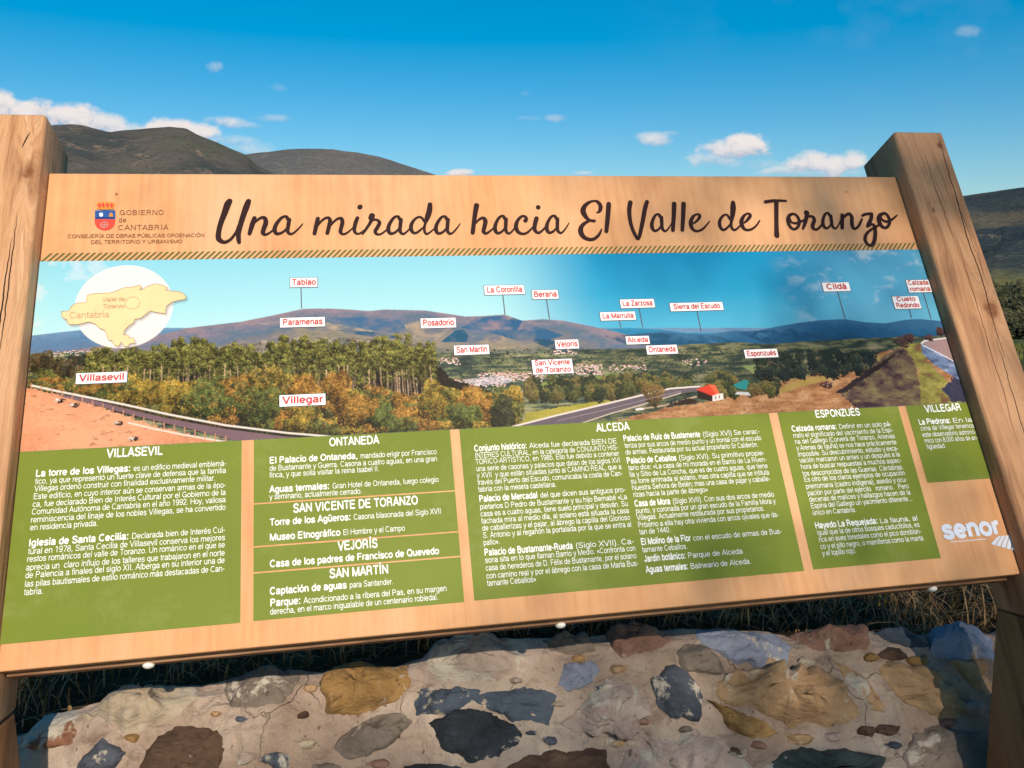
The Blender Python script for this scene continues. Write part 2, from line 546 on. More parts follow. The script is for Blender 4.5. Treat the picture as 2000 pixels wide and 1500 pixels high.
def build_wall():
    m = Mat('lime_mortar', .92, spec=.15)
    v = m.co('Object')
    n1 = m.noise(v, 5, 7, .65); n2 = m.noise(v, 45, 8, .75); n3 = m.noise(v, 2.0, 3, .5)
    c = m.ramp(n1, [(.3, (.30, .205, .155)), (.5, (.50, .38, .30)), (.68, (.65, .53, .43))])
    c = m.mix(m.ramp(n3, [(.42, 0), (.62, .8)]), c, (.30, .205, .145))
    c = m.mix(m.ramp(m.noise(m.co('Object', (1, 1, 2), (5, 3, 1)), 9, 7, .7, 1.2), [(.56, 0), (.66, .6)]), c, (.20, .13, .09))
    c = m.mix(m.ramp(n2, [(.28, 1), (.36, 0)]), c, (.14, .10, .08))
    ck = m.N.new('ShaderNodeTexVoronoi'); ck.feature = 'DISTANCE_TO_EDGE'; ck.inputs['Scale'].default_value = 7
    wv = m.N.new('ShaderNodeVectorMath'); wv.operation = 'ADD'; m.L.new(v, wv.inputs[0])
    wn = m.N.new('ShaderNodeTexNoise'); wn.inputs['Scale'].default_value = 11; wn.inputs['Detail'].default_value = 5; m.L.new(v, wn.inputs['Vector'])
    ws = m.N.new('ShaderNodeVectorMath'); ws.operation = 'SCALE'; ws.inputs['Scale'].default_value = .16; m.L.new(wn.outputs['Color'], ws.inputs[0])
    m.L.new(ws.outputs[0], wv.inputs[1]); m.L.new(wv.outputs[0], ck.inputs['Vector'])
    crk = m.math('MULTIPLY', m.ramp(ck.outputs['Distance'], [(.0, .8), (.005, .4), (.012, 0)]), m.ramp(m.noise(v, 3.3, 3, .5), [(.56, 0), (.66, 1)]))
    c = m.mix(m.math('MULTIPLY', crk, .55), c, (.09, .055, .04))
    pit = m.ramp(m.noise(v, 70, 3, .6), [(.30, 1), (.34, 0)])
    c = m.mix(m.math('MULTIPLY', pit, .7), c, (.10, .065, .045))
    m.color(c)
    vo = m.N.new('ShaderNodeTexVoronoi'); vo.inputs['Scale'].default_value = 60; m.L.new(v, vo.inputs['Vector'])
    h = m.math('ADD', m.math('MULTIPLY', n2, 1.0), m.math('MULTIPLY', m.noise(v, 150, 5, .7), .35))
    h = m.math('ADD', h, m.math('MULTIPLY', m.noise(m.co('Object', (1, 1, .5)), 14, 4, .6), 1.6))
    h = m.math('SUBTRACT', h, m.math('MULTIPLY', crk, .6))
    m.bump(h, .9, .012)
    verts, faces = [], []
    S_ = [-3 + .06 * i for i in range(41)] + [-.56 + .0048 * i for i in range(525)] + [1.97 + .06 * i for i in range(45)]
    Q_ = [.0, 1, 2, 2.6, 3.1] + [3.3 + (11.2 - 3.3) * i / 110 for i in range(111)] + [11.6 + i * .4 for i in range(8)] + [15]
    ns, nq = len(S_) - 1, len(Q_) - 1
    for s in S_:
        for q in Q_:
            verts.append(wall_point(s, q))
    for i in range(ns):
        for j in range(nq):
            a = i * (nq + 1) + j
            faces.append((a, a + 1, a + nq + 2, a + nq + 1))
    root = tag(empty('stone_wall', W0), 'low rubble stone wall with thick cream mortar running behind the wooden sign', 'wall')
    loc = [v - W0 for v in verts]
    o = mesh_obj('mortar', loc, faces, m.m, root, smooth=True)
    bvh = BVHTree.FromPolygons([tuple(v) for v in verts], faces)
    return root, bvh


wall_root, wall_bvh = build_wall()


def stone_mat(name, cols, smear=.0, scale=6, seed=0, rough=.8, spec=.3):
    m = Mat(name, rough, spec=spec)
    v = m.co('Object', loc=(seed * 3.7, seed, -seed * 1.3))
    n1 = m.noise(v, scale, 7, .65, .6); n2 = m.noise(v, scale * 8, 8, .72); n3 = m.noise(v, 11, 6, .7, .5)
    f = m.math('ADD', m.math('MULTIPLY', n1, .7), m.math('MULTIPLY', n2, .3))
    st = [(.30 + .4 * i / (len(cols) - 1), c) for i, c in enumerate(cols)]
    c = m.ramp(f, st)
    c = m.mix(m.ramp(n2, [(.30, .8), (.40, 0)]), c, (.02, .015, .012))
    if smear:
        k = m.ramp(n3, [(.62 - smear * .22, 0), (.66 - smear * .2, 1)])
        c = m.mix(k, c, (.50, .44, .36))
    m.color(c)
    w = m.noise(m.co('Object', (1, 1, 3.0), (seed, 2, 1)), 22, 6, .65, .8)
    m.bump(m.math('ADD', m.math('MULTIPLY', w, .9), m.math('MULTIPLY', n2, .7)), .75, .012)
    return m.m


SM = {
    'rust': stone_mat('stone_rust', [(.07, .03, .02), (.20, .085, .045), (.30, .15, .09)], .75, 7, 1),
    'cream': stone_mat('stone_cream', [(.26, .19, .12), (.42, .34, .25), (.50, .44, .36)], .25, 5, 2),
    'slate': stone_mat('stone_slate', [(.035, .04, .055), (.075, .085, .11), (.13, .14, .17)], .35, 6, 3),
    'umber': stone_mat('stone_umber', [(.03, .018, .012), (.085, .048, .03), (.15, .09, .055)], .12, 9, 4),
    'taupe': stone_mat('stone_taupe', [(.10, .08, .065), (.19, .15, .12), (.28, .22, .18)], .2, 6, 5),
    'ochre': stone_mat('stone_ochre', [(.13, .065, .02), (.30, .17, .06), (.42, .27, .12)], .1, 7, 6),
    'blue': stone_mat('stone_blue', [(.035, .05, .07), (.065, .085, .115), (.10, .12, .15)], .08, 6, 7),  # blue of skylit shade put into the stone colour
    'coal': stone_mat('stone_coal', [(.012, .014, .018), (.03, .036, .046), (.06, .07, .08)], .06, 9, 8),
    'violet': stone_mat('stone_violet', [(.17, .19, .26), (.25, .27, .35), (.34, .35, .42)], .15, 5, 9),  # violet tint of skylit shade put into the stone colour
    'pink': stone_mat('stone_pink', [(.30, .20, .16), (.40, .30, .25), (.46, .38, .33)], .35, 6, 10),
    'sand': stone_mat('stone_sand', [(.22, .12, .06), (.40, .25, .13), (.50, .36, .22)], .2, 5, 11),
    'green': stone_mat('stone_green', [(.02, .03, .03), (.05, .068, .065), (.09, .11, .10)], .1, 7, 12),
    'ruddy': stone_mat('stone_ruddy', [(.12, .06, .045), (.26, .14, .10), (.38, .24, .19)], .2, 7, 13),
}


def make_stone(poly, kind, h, seed, jit=.17):
    rnd = random.Random(seed)
    P = []
    for (px, py) in poly:
        o, d = pixel_ray(px, py)
        hit = wall_bvh.ray_cast(o, d, 10)
        while (hit[0] is None or (hit[0] - W0).dot(WB) > .06) and py < 1700:      # keep the stone on the near side of the crest
            py += 3
            o, d = pixel_ray(px, py)
            hit = wall_bvh.ray_cast(o, d, 10)
        if hit[0] is None: return None
        P.append(hit[0])
    return stone_from_points(P, kind, h, seed, jit)


def stone_from_points(P, kind, h, seed, jit=.12):
    C = sum(P, Vector()) / len(P)
    near = wall_bvh.find_nearest(C)
    Nn = near[1].copy()
    if Nn.dot(EYE - C) < 0: Nn.negate()
    n = len(P); K = 64
    # closed smooth-ish outline with noise
    seg = []
    tot = sum((P[(i + 1) % n] - P[i]).length for i in range(n))
    for k in range(K):
        d = tot * k / K; i = 0
        while d > (P[(i + 1) % n] - P[i]).length and i < n - 1:
            d -= (P[(i + 1) % n] - P[i]).length; i += 1
        L = (P[(i + 1) % n] - P[i]).length
        seg.append(P[i].lerp(P[(i + 1) % n], min(1, d / max(L, 1e-6))))
    seg = [(seg[k - 1] * .15 + seg[k] * .70 + seg[(k + 1) % K] * .15) for k in range(K)]
    size = tot / 6.28
    rings = [(1.06, -.35), (1.03, .0), (.985, .38), (.93, .62), (.84, .80), (.70, .92), (.54, 1.0), (.36, 1.03), (.18, 1.0)]
    sv = Vector((seed * 1.7, seed * .3, 5))
    verts, faces = [], []
    # a couple of cleavage planes
    planes = []
    ax = Nn.orthogonal().normalized(); ay = Nn.cross(ax)
    rnd = random.Random(seed * 7 + 1)
    for _ in range(4):
        a = rnd.uniform(0, 6.28)
        planes.append((ax * math.cos(a) + ay * math.sin(a), rnd.uniform(.25, .8) * size, rnd.uniform(.15, .5)))
    for (f, hh) in rings:
        for k in range(K):
            q = C + (seg[k] - C) * f
            e = (mnoise.fractal(q * 30 + sv, .9, 2.2, 4) * 1.5 + .6 * mnoise.noise(q * 120 + sv)) * size * jit * (.4 if f < .9 else 1)
            dirv = (seg[k] - C).normalized()
            q = q + dirv * e * .55
            nb = wall_bvh.find_nearest(q)
            base = nb[0]
            z = hh * h * (1 + .35 * mnoise.noise(q * 12 + sv)) + .62 * h * mnoise.fractal(q * 34 + sv, .9, 2.2, 4) * (0 if hh <= 0 else 1)
            for (pn, dd, sl) in planes:
                over = (q - C).dot(pn) - dd * .5
                if over > 0: z -= over * sl * (1 if hh > .3 else .0)
            z = max(z, -.4 * h if hh < .3 else .12 * h)
            verts.append(base + Nn * z - W0)
    for r in range(len(rings) - 1):
        for k in range(K):
            a = r * K + k; c = r * K + (k + 1) % K
            faces.append((a, c, c + K, a + K))
    nb = wall_bvh.find_nearest(C)
    verts.append(nb[0] + Nn * h * (1 + .1 * rnd.uniform(-1, 1)) - W0)
    base = (len(rings) - 1) * K
    for k in range(K):
        faces.append((base + k, base + (k + 1) % K, len(verts) - 1))
    o = mesh_obj('stone', verts, faces, SM[kind], wall_root, smooth=True)
    return o


STONES = [
    ('rust', .016, [(50, 1450), (60, 1410), (90, 1392), (140, 1386), (154, 1395), (145, 1420), (140, 1450), (110, 1458), (80, 1462)]),
    ('cream', .018, [(198, 1395), (210, 1375), (260, 1355), (340, 1345), (385, 1342), (375, 1370), (340, 1400), (290, 1420), (250, 1430), (215, 1415)]),
    ('slate', .010, [(155, 1490), (200, 1443), (245, 1470), (225, 1500), (150, 1512)]),
    ('umber', .016, [(280, 1500), (300, 1450), (340, 1430), (400, 1422), (434, 1437), (430, 1500), (420, 1540), (290, 1540)]),
    ('taupe', .018, [(445, 1350), (450, 1330), (500, 1315), (560, 1307), (580, 1315), (570, 1350), (550, 1372), (500, 1380), (455, 1380)]),
    ('ochre', .020, [(635, 1320), (650, 1298), (720, 1290), (790, 1300), (795, 1330), (770, 1370), (700, 1390), (645, 1390), (635, 1350)]),
    ('taupe', .016, [(655, 1460), (690, 1420), (740, 1400), (790, 1395), (800, 1410), (770, 1450), (720, 1475), (680, 1480)]),
    ('pink', .020, [(800, 1300), (850, 1268), (950, 1252), (1035, 1252), (1060, 1270), (1030, 1310), (960, 1330), (850, 1335), (805, 1320)]),
    ('blue', .009, [(812, 1370), (825, 1348), (900, 1344), (932, 1350), (910, 1375), (880, 1395), (830, 1392), (815, 1398)]),
    ('blue', .009, [(920, 1362), (960, 1352), (1010, 1345), (1060, 1350), (1085, 1360), (1065, 1410), (1030, 1405), (960, 1385)]),
    ('coal', .016, [(845, 1415), (900, 1390), (960, 1395), (1000, 1420), (1018, 1435), (1010, 1455), (975, 1470), (940, 1482), (900, 1475), (870, 1460)]),
    ('umber', .018, [(1000, 1500), (1040, 1475), (1110, 1465), (1180, 1465), (1185, 1500), (1180, 1540), (1000, 1540)]),
    ('taupe', .012, [(1065, 1252), (1110, 1240), (1140, 1245), (1158, 1272), (1120, 1278), (1080, 1272)]),
    ('violet', .010, [(1093, 1335), (1105, 1300), (1150, 1293), (1170, 1310), (1150, 1335), (1110, 1348)]),
    ('ruddy', .020, [(1182, 1238), (1250, 1230), (1300, 1235), (1310, 1250), (1270, 1275), (1220, 1285), (1200, 1265)]),
    ('taupe', .010, [(1325, 1275), (1345, 1258), (1372, 1258), (1400, 1290), (1415, 1315), (1370, 1315), (1335, 1312)]),
    ('violet', .014, [(1360, 1229), (1440, 1230), (1510, 1240), (1535, 1260), (1530, 1300), (1470, 1305), (1440, 1290), (1390, 1265)]),
    ('pink', .030, [(1100, 1410), (1150, 1370), (1200, 1325), (1235, 1340), (1265, 1380), (1240, 1420), (1180, 1430), (1120, 1425)]),
    ('slate', .014, [(1275, 1330), (1310, 1305), (1345, 1315), (1370, 1360), (1365, 1400), (1320, 1400), (1290, 1380)]),
    ('sand', .032, [(1405, 1340), (1440, 1315), (1520, 1315), (1590, 1310), (1640, 1345), (1670, 1395), (1620, 1415), (1540, 1410), (1480, 1385), (1420, 1368)]),
    ('ochre', .016, [(1390, 1372), (1435, 1388), (1490, 1410), (1520, 1432), (1470, 1442), (1425, 1422)]),
    ('ruddy', .022, [(1545, 1242), (1600, 1223), (1650, 1222), (1680, 1235), (1692, 1265), (1650, 1275), (1590, 1268)]),
    ('blue', .012, [(1710, 1238), (1740, 1226), (1780, 1236), (1808, 1262), (1770, 1265), (1730, 1250)]),
    ('violet', .018, [(1815, 1245), (1850, 1226), (1890, 1228), (1930, 1247), (1935, 1290), (1870, 1290), (1820, 1275)]),
    ('sand', .022, [(1720, 1310), (1740, 1295), (1800, 1310), (1850, 1345), (1878, 1380), (1870, 1400), (1820, 1395), (1760, 1360)]),
    ('sand', .012, [(1630, 1295), (1660, 1305), (1700, 1345), (1725, 1390), (1700, 1380), (1660, 1340)]),
    ('green', .018, [(1500, 1500), (1530, 1470), (1590, 1458), (1660, 1470), (1720, 1480), (1700, 1540), (1500, 1540)]),
    ('taupe', .016, [(1770, 1480), (1790, 1440), (1830, 1422), (1930, 1435), (1935, 1540), (1770, 1540)]),
    ('pink', .026, [(1225, 1500), (1240, 1430), (1290, 1450), (1350, 1425), (1400, 1445), (1480, 1515), (1400, 1560), (1230, 1560)]),
    ('sand', .010, [(1855, 1295), (1900, 1300), (1935, 1335), (1930, 1360), (1890, 1330)]),
    ('coal', .012, [(790, 1497), (860, 1492), (900, 1500), (895, 1550), (790, 1550)]),
]
for i, (k, h, poly) in enumerate(STONES):
    mx_ = sum(p[0] for p in poly) / len(poly); my_ = sum(p[1] for p in poly) / len(poly)
    g_ = 1.07 if mx_ > 1000 else 1.04
    make_stone([(mx_ + (p[0] - mx_) * g_, my_ + (p[1] - my_) * (g_ if my_ > 1290 else 1)) for p in poly], k, h * 1.3, i + 1)
CHIPS = [(590, 1400, 10), (608, 1345, 12), (470, 1405, 9), (1130, 1288, 12), (1205, 1306, 14), (1330, 1352, 9), (1500, 1295, 16), (1575, 1293, 13), (1700, 1285, 13), (1745, 1278, 20), (1795, 1290, 18), (1250, 1410, 12), (1200, 1448, 16),
         (1560, 1442, 20), (1625, 1440, 18), (1690, 1428, 16), (1735, 1425, 18), (1745, 1455, 12), (1850, 1412, 14), (1905, 1385, 20), (1075, 1445, 12), (1040, 1432, 9), (740, 1492, 16), (640, 1500, 18), (540, 1485, 24), (480, 1478, 14), (1440, 1468, 14),
         (1905, 1305, 22), (1340, 1425, 12), (1008, 1330, 10), (1175, 1345, 11), (1090, 1375, 12), (260, 1440, 12), (170, 1400, 9), (420, 1395, 10), (600, 1455, 14), (1480, 1455, 12)]
rc = random.Random(8)
for i, (x_, y_, r_) in enumerate(CHIPS):
    a0_ = rc.uniform(0, 6)
    make_stone([(x_ + math.cos(a0_ + k * .785) * r_ * rc.uniform(.9, 1.7), y_ + math.sin(a0_ + k * .785) * r_ * rc.uniform(.45, .8)) for k in range(8)], rc.choice(['taupe', 'sand', 'pink', 'ruddy', 'umber', 'cream', 'ochre', 'slate']), .010, 300 + i, .16)

# the same wall goes on to both sides and downwards
rnd = random.Random(44)
kinds = ['taupe', 'umber', 'cream', 'slate', 'ochre', 'blue', 'pink', 'sand', 'ruddy', 'green']
LQ = len(PROF) - 1


def free_stone(s, q, rs, rq, kind, seed):
    P = []
    r = random.Random(seed)
    for k in range(10):
        a = 6.283 * k / 10
        f = r.uniform(.75, 1.1)
        P.append(wall_point(s + math.cos(a) * rs * f, min(LQ - .1, max(.5, q + math.sin(a) * rq * f))))
    stone_from_points(P, kind, .018, seed)


k = 100
for (sa, sb, qa, qb) in ((-1.6, -.28, 4.2, 13.5), (1.62, 2.9, 4.2, 13.5), (-.28, 1.62, 10.9, 13.5)):
    q = qa
    while q < qb:
        s = sa + rnd.uniform(0, .1)
        while s < sb:
            rs = rnd.uniform(.05, .1)
            free_stone(s + rs, q + rnd.uniform(-.2, .2), rs, rnd.uniform(.45, .75) * (1.0 if q < 9 else .7), rnd.choice(kinds), k)
            k += 1
            s += rs * 2 + rnd.uniform(.02, .05)
        q += 2.0 if q < 8 else 1.35

# ------------------------------------------------------------------ the sign
sign = empty('information_sign')
sign.matrix_world = Matrix(((S_U.x, S_V.x, S_N.x, S_O.x), (S_U.y, S_V.y, S_N.y, S_O.y), (S_U.z, S_V.z, S_N.z, S_O.z), (0, 0, 0, 1)))
tag(sign, 'large tilted information board on two square wooden beams in front of the stone wall', 'information sign')
S_M = sign.matrix_world.copy()
S_MI = S_M.inverted()


def wood_mat(name, seed, knots=(), cracks=(), dark=1.0, tone=(1, 1, 1)):
    m = Mat(name, .72, spec=.22)
    v = m.co('Object', loc=(seed, 0, seed * .7))
    sp = m.N.new('ShaderNodeSeparateXYZ'); m.L.new(m.co('Object'), sp.inputs[0])
    X, Y, Z = sp.outputs
    # distances to knots bend the grain
    warp = None; knotmask = None
    for (kx, ky, kr) in knots:
        dx = m.math('SUBTRACT', X, kx); dy = m.math('MULTIPLY', m.math('SUBTRACT', Y, ky), .62)
        d = m.math('SQRT', m.math('ADD', m.math('MULTIPLY', dx, dx), m.math('MULTIPLY', dy, dy)))
        g = m.math('EXPONENT', m.math('MULTIPLY', m.math('MULTIPLY', m.math('DIVIDE', d, kr), m.math('DIVIDE', d, kr)), -.5))
        w = m.math('MULTIPLY', g, m.math('MULTIPLY', m.math('SIGN', dx), kr * .9))
        w = m.math('SUBTRACT', w, m.math('MULTIPLY', m.math('MULTIPLY', dx, g), .9))
        warp = w if warp is None else m.math('ADD', warp, w)
        kn = m.math('ADD', m.math('DIVIDE', d, kr), m.math('MULTIPLY', m.math('SUBTRACT', m.noise(v, 60, 4, .6), .5), .9))
        kmask = m.ramp(kn, [(0, 1), (.16, .9), (.34, .35), (.62, 0)])
        knotmask = kmask if knotmask is None else m.math('MAXIMUM', knotmask, kmask)
    n0 = m.noise(m.co('Object', (1, .12, 1), (seed, 0, 0)), 9, 4, .55)
    xx = m.math('ADD', m.math('ADD', X, m.math('MULTIPLY', Z, .55)), m.math('MULTIPLY', m.math('SUBTRACT', n0, .5), .12))
    if warp is not None: xx = m.math('ADD', xx, warp)
    cb = m.N.new('ShaderNodeCombineXYZ'); m.L.new(xx, cb.inputs[0]); m.L.new(m.math('MULTIPLY', Y, .035), cb.inputs[1]); m.L.new(m.math('MULTIPLY', Z, .2), cb.inputs[2])
    g1 = m.noise(cb.outputs[0], 42, 3, .5)
    g2 = m.noise(cb.outputs[0], 190, 4, .65)
    g3 = m.noise(m.co('Object', (1, .04, 1)), 420, 3, .7)
    broad = m.noise(m.co('Object', (1, .35, 1), (seed, 4, 1)), 6, 3, .5)
    t = m.math('ADD', m.math('ADD', m.math('MULTIPLY', g1, .58), m.math('MULTIPLY', g2, .28)), m.math('MULTIPLY', g3, .14))
    A = [(.37, (.17, .068, .028)), (.43, (.36, .17, .078)), (.50, (.53, .275, .135)), (.545, (.60, .34, .178)), (.57, (.45, .23, .11)), (.62, (.65, .39, .22))]
    A = [(p, tuple(q * dark for q in c)) for p, c in A]
    c = m.ramp(t, A)
    c = m.mix(m.ramp(broad, [(.35, 0), (.7, .4)]), c, tuple(q * dark for q in (.62, .40, .25)))
    c = m.mix(m.ramp(m.noise(v, 24, 6, .7), [(.3, .35), (.42, 0)]), c, tuple(q * dark for q in (.30, .20, .14)))
    if knotmask is not None:
        c = m.mix(knotmask, c, (.20, .075, .03))
    h = m.math('ADD', m.math('MULTIPLY', g2, .5), m.math('MULTIPLY', g3, .6))
    for (x0, y0, x1, y1, w) in cracks:
        t_ = m.math('DIVIDE', m.math('SUBTRACT', Y, y0), (y1 - y0))
        line = m.math('ADD', m.math('MULTIPLY', t_, x1 - x0), x0)
        wob = m.math('MULTIPLY', m.math('SUBTRACT', m.noise(m.co('Object', (.01, 1, .01), (0, x0 * 40, 0)), 9, 4, .6), .5), .016)
        d = m.math('ABSOLUTE', m.math('SUBTRACT', m.math('SUBTRACT', X, line), wob))
        inside = m.math('MULTIPLY', m.math('GREATER_THAN', t_, 0), m.math('LESS_THAN', t_, 1))
        taper = m.math('MULTIPLY', m.math('MULTIPLY', t_, m.math('SUBTRACT', 1.0, t_)), 4, clamp=True)
        wid = m.math('ADD', m.math('MULTIPLY', m.math('POWER', m.math('MAXIMUM', taper, 0.0001), .5), w), .00002)
        k = m.math('MULTIPLY', m.math('LESS_THAN', d, wid), inside)
        c = m.mix(k, c, (.035, .016, .010))
        h = m.math('SUBTRACT', h, m.math('MULTIPLY', k, 1.5))
    if tone != (1, 1, 1): c = m.mix(1.0, c, tone, 'MULTIPLY')
    m.color(c)
    m.bump(h, .5, .004)
    return m.m


def bevel_prism(name, poly, x0, x1, mat, parent, bev=.007, seg=3, cuts=True):
    """poly in (v, n) extruded along u from x0 to x1"""
    bm = bmesh.new()
    a = [bm.verts.new((x0, p[0], p[1])) for p in poly]
    c = [bm.verts.new((x1, p[0], p[1])) for p in poly]
    n = len(poly)
    bm.faces.new(a[::-1]); bm.faces.new(c)
    for i in range(n):
        bm.faces.new((a[i], a[(i + 1) % n], c[(i + 1) % n], c[i]))
    bmesh.ops.recalc_face_normals(bm, faces=bm.faces)
    if bev:
        bmesh.ops.bevel(bm, geom=list(bm.edges), offset=bev, segments=seg, affect='EDGES', profile=.5)
    me = bpy.data.meshes.new(name); bm.to_mesh(me); bm.free()
    me.materials.append(mat)
    me.polygons.foreach_set('use_smooth', [True] * len(me.polygons))
    try:
        me.set_sharp_from_angle(angle=R(35))
    except Exception:
        pass
    o = bpy.data.objects.new(name, me); col.objects.link(o); o.parent = parent
    return o


M_left = wood_mat('pine_left', 1.3, knots=[(-.016, .735, .030), (-.075, .30, .022), (-.05, .56, .012)], cracks=[(-.042, .15, -.030, .62, .0013), (-.028, .42, -.026, .66, .0009), (-.03, .78, -.022, .81, .0012)])
M_right = wood_mat('pine_right', 4.1, tone=(.90, .84, .80), knots=[(1.580, .455, .034), (1.590, .805, .013), (1.532, -.03, .02), (1.53, .66, .008)], cracks=[(1.592, .835, 1.575, .36, .0011), (1.560, .62, 1.545, .2, .0006), (1.548, .80, 1.552, .60, .0005), (1.57, .40, 1.562, .12, .0008), (1.585, .7, 1.590, .5, .0005)])
M_leg = wood_mat('pine_leg', 7.7, dark=.62, tone=(1, .80, .58))  # darker than the beams: shade on the legs put into the wood colour

# beams run up the slope at both ends, square cut at the top; they sit on upright legs
PN_F, PN_B = .030, -.082
down = (S_MI.to_3x3() @ Vector((0, 0, -1)))
dn = Vector((0, down.y, down.z)).normalized()            # straight down, in the (v, n) plane
for side, (x0, x1, top, mt) in enumerate(((-.106, -.001, .846, M_left), (1.5005, 1.606, .838, M_right))):
    poly = [(top, PN_F), (top, PN_B), (-.045, PN_B), (-.083, PN_F)]
    beam = bevel_prism('beam', poly, x0, x1, mt, sign, .006)
    beam['label'] = ('knotty honey coloured beam beside the coat of arms', 'cracked darker beam beside the end of the title')[side]
    pb = Vector((0, -.0465, PN_B + .001)); pf = Vector((0, -.0855, PN_F - .001))
    L = 1.25
    q = [pb, pf, pf + dn * L, pb + dn * L]
    leg = bevel_prism('leg', [(p.y, p.z) for p in q], x0 + .001, x1 - .001, M_leg, sign, .005)

# board: wooden back with the printed kraft coloured sheet wrapped over its face
m = Mat('printed_kraft', .5, spec=.09)
v = m.co('Object')
st = m.noise(m.co('Object', (1, .05, 1)), 90, 4, .6)
bl = m.noise(v, 9, 5, .6)
fl = m.noise(v, 150, 5, .75)
c = m.ramp(m.math('ADD', m.math('MULTIPLY', st, .5), m.math('MULTIPLY', bl, .5)), [(.34, (.57, .272, .128)), (.5, (.66, .338, .160)), (.66, (.72, .385, .188))])
c = m.mix(m.ramp(fl, [(.30, .6), (.345, 0)]), c, (.36, .17, .09))
vo = m.N.new('ShaderNodeTexVoronoi'); vo.inputs['Scale'].default_value = 13; m.L.new(v, vo.inputs['Vector'])
c = m.mix(m.ramp(vo.outputs['Distance'], [(.022, .85), (.04, 0)]), c, (.20, .09, .05))
du = m.noise(m.co('Object', (1, .35, 1), (3, 1, 0)), 5, 6, .7, .5)
c = m.mix(m.ramp(du, [(.48, 0), (.72, .30)]), c, (.78, .55, .38))
dr = m.noise(m.co('Object', (1, .03, 1), (7, 2, 0)), 34, 5, .7)
c = m.mix(m.ramp(dr, [(.60, 0), (.74, .28)]), c, (.42, .22, .12))
m.color(c)
m.rough(m.ramp(m.noise(v, 30, 4, .6), [(.3, .42), (.7, .58)]))
M_kraft = m.m
m = Mat('board_wood_edge', .7, (.16, .075, .035), .2)
m.color(m.ramp(m.noise(m.co('Object', (.1, 1, 1)), 120, 5, .7), [(.3, (.12, .055, .028)), (.7, (.36, .20, .11))]))
M_edge = m.m
board = bevel_prism('board', [(BH, 0), (BH, -.028), (.0, -.028), (.0, 0)], 0.0006, BW - .0006, M_kraft, sign, .0022, 3)
rail = bevel_prism('rail', [(.06, -.0283), (.06, -.060), (-.0055, -.060), (-.0055, -.0283)], 0.001, BW - .001, M_edge, sign, .002, 2)
bevel_prism('rail', [(BH - .004, -.029), (BH - .004, -.060), (BH - .07, -.060), (BH - .07, -.0285)], 0.001, BW - .001, M_edge, sign, .002, 2)

# white caps under the bottom edge
M_cap = Mat('white_cap', .35, (.82, .80, .76), .5).m
for (px, py) in ((278, 1297), (1104, 1213), (1846, 1141)):
    uu, _ = b(px, py)
    bm = bmesh.new()
    bmesh.ops.create_uvsphere(bm, u_segments=20, v_segments=10, radius=.0078)
    for w in bm.verts:
        w.co.z *= .62
    me = bpy.data.meshes.new('bolt_cap'); bm.to_mesh(me); bm.free()
    me.materials.append(M_cap); me.polygons.foreach_set('use_smooth', [True] * len(me.polygons))
    o = bpy.data.objects.new('bolt_cap', me); col.objects.link(o); o.parent = sign
    o.rotation_euler = (R(90), 0, 0)
    o.location = (uu, -.0055 - .0015, -.034)


# ------------------------------------------------------------------ panorama print (painted pixel by pixel)
PV0, PV1 = .2925, .5955
TW = 2800
TPM = TW / BW
TH = int(round((PV1 - PV0) * TPM))


def P(px, py):
    u, v = b(px, py)
    return u * TPM, (PV1 - v) * TPM


